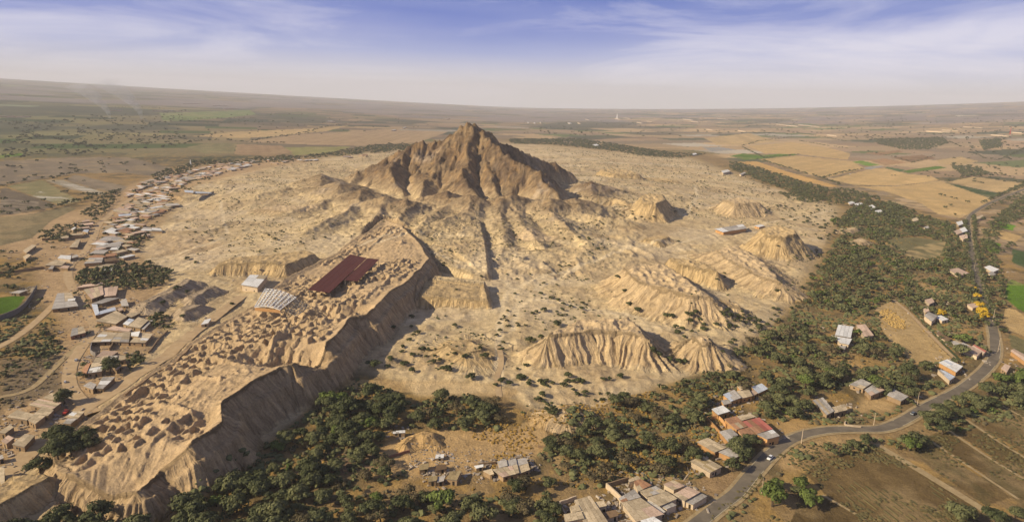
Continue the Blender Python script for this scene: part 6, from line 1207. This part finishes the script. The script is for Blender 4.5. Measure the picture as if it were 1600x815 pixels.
# household clutter round every near building
g = np.random.default_rng(8); Vs = []; Fs = []; Ts = []; n0 = 0
for b_ in BL:
    if b_['zone'] in ('small', 'farhamlet') or b_['py'] < 330: continue
    q3 = np.array([P(a, c, 0)[:2] for a, c in b_['q']]); c0 = q3.mean(0); R0 = np.linalg.norm(q3 - c0, axis=1).max()
    for k in range(14):
        a = g.uniform(0, 6.28); p_ = c0 + np.array([math.cos(a), math.sin(a)]) * (R0 * .8 + g.uniform(.5, 6)); z_ = float(gz(*p_)); sx, sy, sz = g.uniform(.3, 1.6), g.uniform(.2, .7), g.uniform(.2, .8); an = g.uniform(0, 3.1); ca_, sa_ = math.cos(an), math.sin(an)
        V = np.array([(ca_ * x_ * sx - sa_ * y_ * sy + p_[0], sa_ * x_ * sx + ca_ * y_ * sy + p_[1], z_ + zz * sz) for zz in (-.1, 1) for x_, y_ in ((-1, -1), (1, -1), (1, 1), (-1, 1))]); V[4:] += g.uniform(-.2, .2, (4, 3))
        Vs.append(V); Fs.append(np.array([(0, 1, 5, 4), (1, 2, 6, 5), (2, 3, 7, 6), (3, 0, 4, 7), (4, 5, 6, 7)]) + n0); n0 += 8; Ts.append(np.full(8, g.random()))
tag(ob('clutter', crown_mesh('clutter', np.vstack(Vs), np.vstack(Fs), np.concatenate(Ts), bpy.data.materials['clutter'])), 'boxes, planks and scrap lying round the houses and sheds', 'clutter', None, 'stuff')
# ------------------------------------------------------------------ vehicles
GLASS = tinted('dark_glass', (.03, .035, .04), (.02, .02, .025), rough=.15, spec=.5, rand=0); TYRE = tinted('rubber', (.02, .02, .02), (.03, .03, .03), rand=0); REDP = tinted('red_paint', (.42, .05, .035), (.34, .04, .03), rough=.45, rand=0); WPNT = tinted('white_car_paint', (.78, .78, .77), (.7, .7, .7), rough=.35, spec=.5, rand=0); GPNT = tinted('dark_car_paint', (.10, .12, .15), (.08, .09, .11), rough=.35, spec=.5, rand=0)
def loft(name, secs, m, parent, smooth=False):
    V = np.array([p for s in secs for p in s]); k = len(secs[0]); Fc = []
    for i in range(len(secs) - 1):
        for j in range(k): Fc.append((i * k + j, i * k + (j + 1) % k, (i + 1) * k + (j + 1) % k, (i + 1) * k + j))
    Fc = [tuple(f) for f in Fc] + [tuple(range(k - 1, -1, -1)), tuple((len(secs) - 1) * k + j for j in range(k))]
    return ob(name, mkmesh(name, V, Fc, (m,), smooth=smooth), parent)
def car(px, py, heading, paint_, lab, cat='car', S=1.0, nm='parked_car', pick=False, rider=False):
    p_ = P(px, py, .3); r = bpy.data.objects.new(nm, None); COL.objects.link(r); r.location = (p_[0], p_[1], float(gz(p_[0], p_[1])) + (.32 if nm == 'car' else 0.25)); r.rotation_euler = (0, 0, heading); r.scale = (S, S, S); tag(r, lab, cat)
    def sec(x_, w_, z0_, z1_, t_=.9): return [(x_, -w_, z0_), (x_, w_, z0_), (x_, w_, z0_ + (z1_ - z0_) * .7), (x_, w_ * t_, z1_), (x_, -w_ * t_, z1_), (x_, -w_, z0_ + (z1_ - z0_) * .7)]
    loft('body', [sec(-2.15, .72, .35, .75), sec(-2.05, .84, .25, .92), sec(-1.2, .88, .22, .98), sec(.9, .88, .22, .95), sec(1.9, .84, .24, .82), sec(2.2, .7, .35, .65)], paint_, r)
    if pick: loft('cabin', [sec(-.2, .80, .96, 1.0), sec(.0, .76, .96, 1.5, .85), sec(.8, .76, .96, 1.48, .85), sec(1.3, .8, .95, .99)], GLASS, r); loft('roof', [sec(-.0, .66, 1.48, 1.56), sec(.8, .66, 1.48, 1.55)], paint_, r)
    else: loft('cabin', [sec(-1.9, .80, .92, .96), sec(-1.35, .74, .92, 1.38, .85), sec(.25, .74, .92, 1.42, .85), sec(1.05, .8, .9, .95)], GLASS, r); loft('roof', [sec(-1.3, .64, 1.38, 1.46), sec(.22, .64, 1.4, 1.47)], paint_, r)
    for sx in (-1.35, 1.35):
        for sy in (-.84, .84):
            V = [(sx + .32 * math.cos(a), sy + o_, .32 + .32 * math.sin(a)) for o_ in (-.1, .1) for a in np.linspace(0, 2 * math.pi, 10, endpoint=False)]
            Fc = [tuple(range(9, -1, -1)), tuple(range(10, 20))] + [(j, (j + 1) % 10, 10 + (j + 1) % 10, 10 + j) for j in range(10)]; w_ = ob('wheel', mkmesh('wheel', V, Fc, (TYRE,)), r)
    for sy in (-.6, .6): loft('headlight', [[(2.16, sy - .14, .55), (2.16, sy + .14, .55), (2.16, sy + .14, .68), (2.16, sy - .14, .68)], [(2.21, sy - .12, .56), (2.21, sy + .12, .56), (2.21, sy + .12, .67), (2.21, sy - .12, .67)]], WHITE, r)
def head(a, b): p = P(*a, 0)[:2]; q = P(*b, 0)[:2]; return math.atan2(q[1] - p[1], q[0] - p[0])
car(1203, 716, head((1192, 722), (1214, 701)) + math.pi, WPNT, 'white car driving on the asphalt road below the red roof', nm='car', S=1.1)
car(1427, 647, head((1412, 657), (1450, 634)), GPNT, 'dark car on the asphalt road where it passes the farmyard', nm='car', S=1.15)
car(102, 597, head((107, 590), (112, 568)), WPNT, 'small pale mototaxi-sized car on the dirt road at the left', nm='car', S=.75)
car(119, 563, head((112, 568), (126, 545)), WPNT, 'white car parked by the row of trees beside the dirt road', S=.9)
car(103, 645, head((99, 650), (107, 641)), REDP, 'red tractor-like pickup parked in the lower left settlement', S=1.2, pick=True, nm='pickup')
# ------------------------------------------------------------------ poles along the road, dead tree
def pole(px, py, h, lab, arm=True, lean=0):
    p_ = hit(px, py); r = bpy.data.objects.new('utility_pole', None); COL.objects.link(r); r.location = tuple(p_); tag(r, lab, 'utility pole', 'utility poles along the asphalt road')
    V = [(.16 * s * math.cos(a) , .16 * s * math.sin(a), z_) for z_, s in ((-.5, 1.3), (h, .7)) for a in np.linspace(0, 2 * math.pi, 8, endpoint=False)]
    ob('pole', mkmesh('pole', V, [tuple(range(7, -1, -1)), tuple(range(8, 16))] + [(j, (j + 1) % 8, 8 + (j + 1) % 8, 8 + j) for j in range(8)], (MW['pale'],)), r)
    if arm: V = [(x_, y_, z_) for x_ in (-1, 1) for y_, z_ in ((-.07, h - .8), (.07, h - .8), (.07, h - .6), (-.07, h - .6))]; ob('crossarm', mkmesh('crossarm', V, [(0, 1, 2, 3), (4, 7, 6, 5), (0, 4, 5, 1), (1, 5, 6, 2), (2, 6, 7, 3), (3, 7, 4, 0)], (WOODM,)), r)
for px, py, h, lab in [(1252, 692, 9, 'pale utility pole at the inner side of the road bend'), (1365, 664, 8, 'pale utility pole on the roadside strip below the farmyard'), (1433, 633, 9, 'pale utility pole beside the dark car'), (1559, 550, 13, 'tall pale utility pole at the junction by the pink-roofed house'), (1551, 502, 12, 'pale utility pole below the yellow trees'), (1522, 420, 10, 'pale utility pole beside the straight road stretch'), (1190, 770, 8, 'pale pole at the bottom verge of the road'), (1517, 372, 9, 'pale utility pole across from the white-roofed house'), (1483, 208, 26, 'tall slender mast on the far plain at the right')]:
    pole(px, py, h, lab)
def far_mast(px, py, h, lab, m, w=1.2):
    p_ = hit(px, py); V = []; Fc = []
    n0 = 0
    for k in range(4):
        a = k * math.pi / 2 + .78
        V += [(w * math.cos(a), w * math.sin(a), 0), (w * .25 * math.cos(a), w * .25 * math.sin(a), h)]
    Fc = [(0, 2, 3, 1), (2, 4, 5, 3), (4, 6, 7, 5), (6, 0, 1, 7), (1, 3, 5, 7)]
    tag(ob('mast', mkmesh('mast', V, Fc, (m,)), None, tuple(p_)), lab, 'mast')
far_mast(1578, 210, 42, 'red and white radio mast beside the far farm buildings at the right', REDP, 3); far_mast(964, 186, 60, 'white church tower in the far town', WHITE, 12); far_mast(298, 258, 14, 'white water tower at the far edge of the left village', WHITE, 2.5)
# leaning dead tree beside the joined sheds
p_ = hit(1068, 750); r = bpy.data.objects.new('dead_tree', None); COL.objects.link(r); r.location = tuple(p_); tag(r, 'leafless grey dead tree leaning over the yard above the joined sheds', 'dead tree')
def tube(name, pts, r0, r1, m, parent, k=6):
    V = []; n = len(pts)
    for i, q in enumerate(pts):
        rr_ = r0 + (r1 - r0) * i / (n - 1)
        for j in range(k): a = 2 * math.pi * j / k; V.append((q[0] + rr_ * math.cos(a), q[1] + rr_ * .6 * math.sin(a), q[2] + rr_ * .6 * math.sin(a)))
    Fc = [(i * k + j, i * k + (j + 1) % k, (i + 1) * k + (j + 1) % k, (i + 1) * k + j) for i in range(n - 1) for j in range(k)]
    return ob(name, mkmesh(name, V, np.array(Fc), (m,), smooth=True), parent)
GW = tinted('dead_wood', (.40, .33, .25), (.28, .22, .16))
tube('trunk', [(0, 0, -.3), (1.2, .6, 1.6), (2.8, 1.2, 3.4)], .35, .2, GW, r)
for e in [(4.5, 2.5, 6.5), (2.0, 2.8, 6.0), (5.5, 0.4, 4.6), (3.5, -1.0, 5.0)]: tube('branch', [(2.8, 1.2, 3.4), ((2.8 + e[0]) / 2, (1.2 + e[1]) / 2 + .3, (3.4 + e[2]) / 2), e], .17, .05, GW, r)
# ------------------------------------------------------------------ smoke of the field fires
def smoke(px, py, lab, s):
    p_ = hit(px, py); k = 9; V = []; n = 10
    for i in range(n):
        t_ = i / (n - 1); x_ = -150 * s * t_ ** 1.5; z_ = 2 + 150 * s * t_ ** .8; rr_ = (6 + 45 * t_) * s
        for j in range(k): a = 2 * math.pi * j / k; V.append((x_ + rr_ * math.cos(a), rr_ * math.sin(a), z_ + rr_ * .3 * math.cos(a)))
    Fc = [tuple(range(k - 1, -1, -1)), tuple((n - 1) * k + j for j in range(k))] + [(i * k + j, i * k + (j + 1) % k, (i + 1) * k + (j + 1) % k, (i + 1) * k + j) for i in range(n - 1) for j in range(k)]
    m = bpy.data.materials.get('smoke')
    if m is None:
        m = bpy.data.materials.new('smoke'); m.use_nodes = True; t = m.node_tree; t.nodes.clear(); o_ = t.nodes.new('ShaderNodeOutputMaterial'); v_ = t.nodes.new('ShaderNodeVolumePrincipled'); v_.inputs['Color'].default_value = (.92, .93, .95, 1); v_.inputs['Anisotropy'].default_value = .2
        tcn = t.nodes.new('ShaderNodeTexCoord'); nz_ = noise(t, .014, 5, .6, tcn.outputs['Object']); sz = t.nodes.new('ShaderNodeSeparateXYZ'); t.links.new(tcn.outputs['Object'], sz.inputs[0])
        fall = math_n(t, 'DIVIDE', 30.0, math_n(t, 'ADD', sz.outputs[2], 30.0)); d_ = math_n(t, 'MULTIPLY', ramp(t, nz_, [(.40, (0, 0, 0)), (.75, (1, 1, 1))]), math_n(t, 'MULTIPLY', fall, .085)); t.links.new(d_, v_.inputs['Density']); t.links.new(v_.outputs[0], o_.inputs['Volume'])
    tag(ob('smoke', mkmesh('smoke', V, Fc, (m,)), None, (p_[0], p_[1], p_[2])), lab, 'smoke', None, 'stuff')
smoke(222, 186, 'pale smoke drifting from the right-hand field fire on the left plain', 1.3); smoke(172, 185, 'fainter smoke drifting from the left-hand field fire on the left plain', 1.1)
# ------------------------------------------------------------------ air
top = max(float(HT.max()), CAMZ) + 30; E_ = 20400.0; bot = float(HT.min()) - 3
V = [(x_, y_, z_) for z_ in (bot, top) for x_, y_ in ((-E_, -E_), (E_, -E_), (E_, E_), (-E_, E_))]
hm = bpy.data.materials.new('haze_air'); hm.use_nodes = True; t = hm.node_tree; t.nodes.clear(); o_ = t.nodes.new('ShaderNodeOutputMaterial'); v_ = t.nodes.new('ShaderNodeVolumePrincipled'); v_.inputs['Color'].default_value = (.98, .95, .95, 1); v_.inputs['Density'].default_value = 6.5e-5; v_.inputs['Anisotropy'].default_value = 0.0; t.links.new(v_.outputs[0], o_.inputs['Volume'])
tag(ob('haze', mkmesh('haze', V, boxfaces(4), (hm,))), None, None, None, 'stuff')
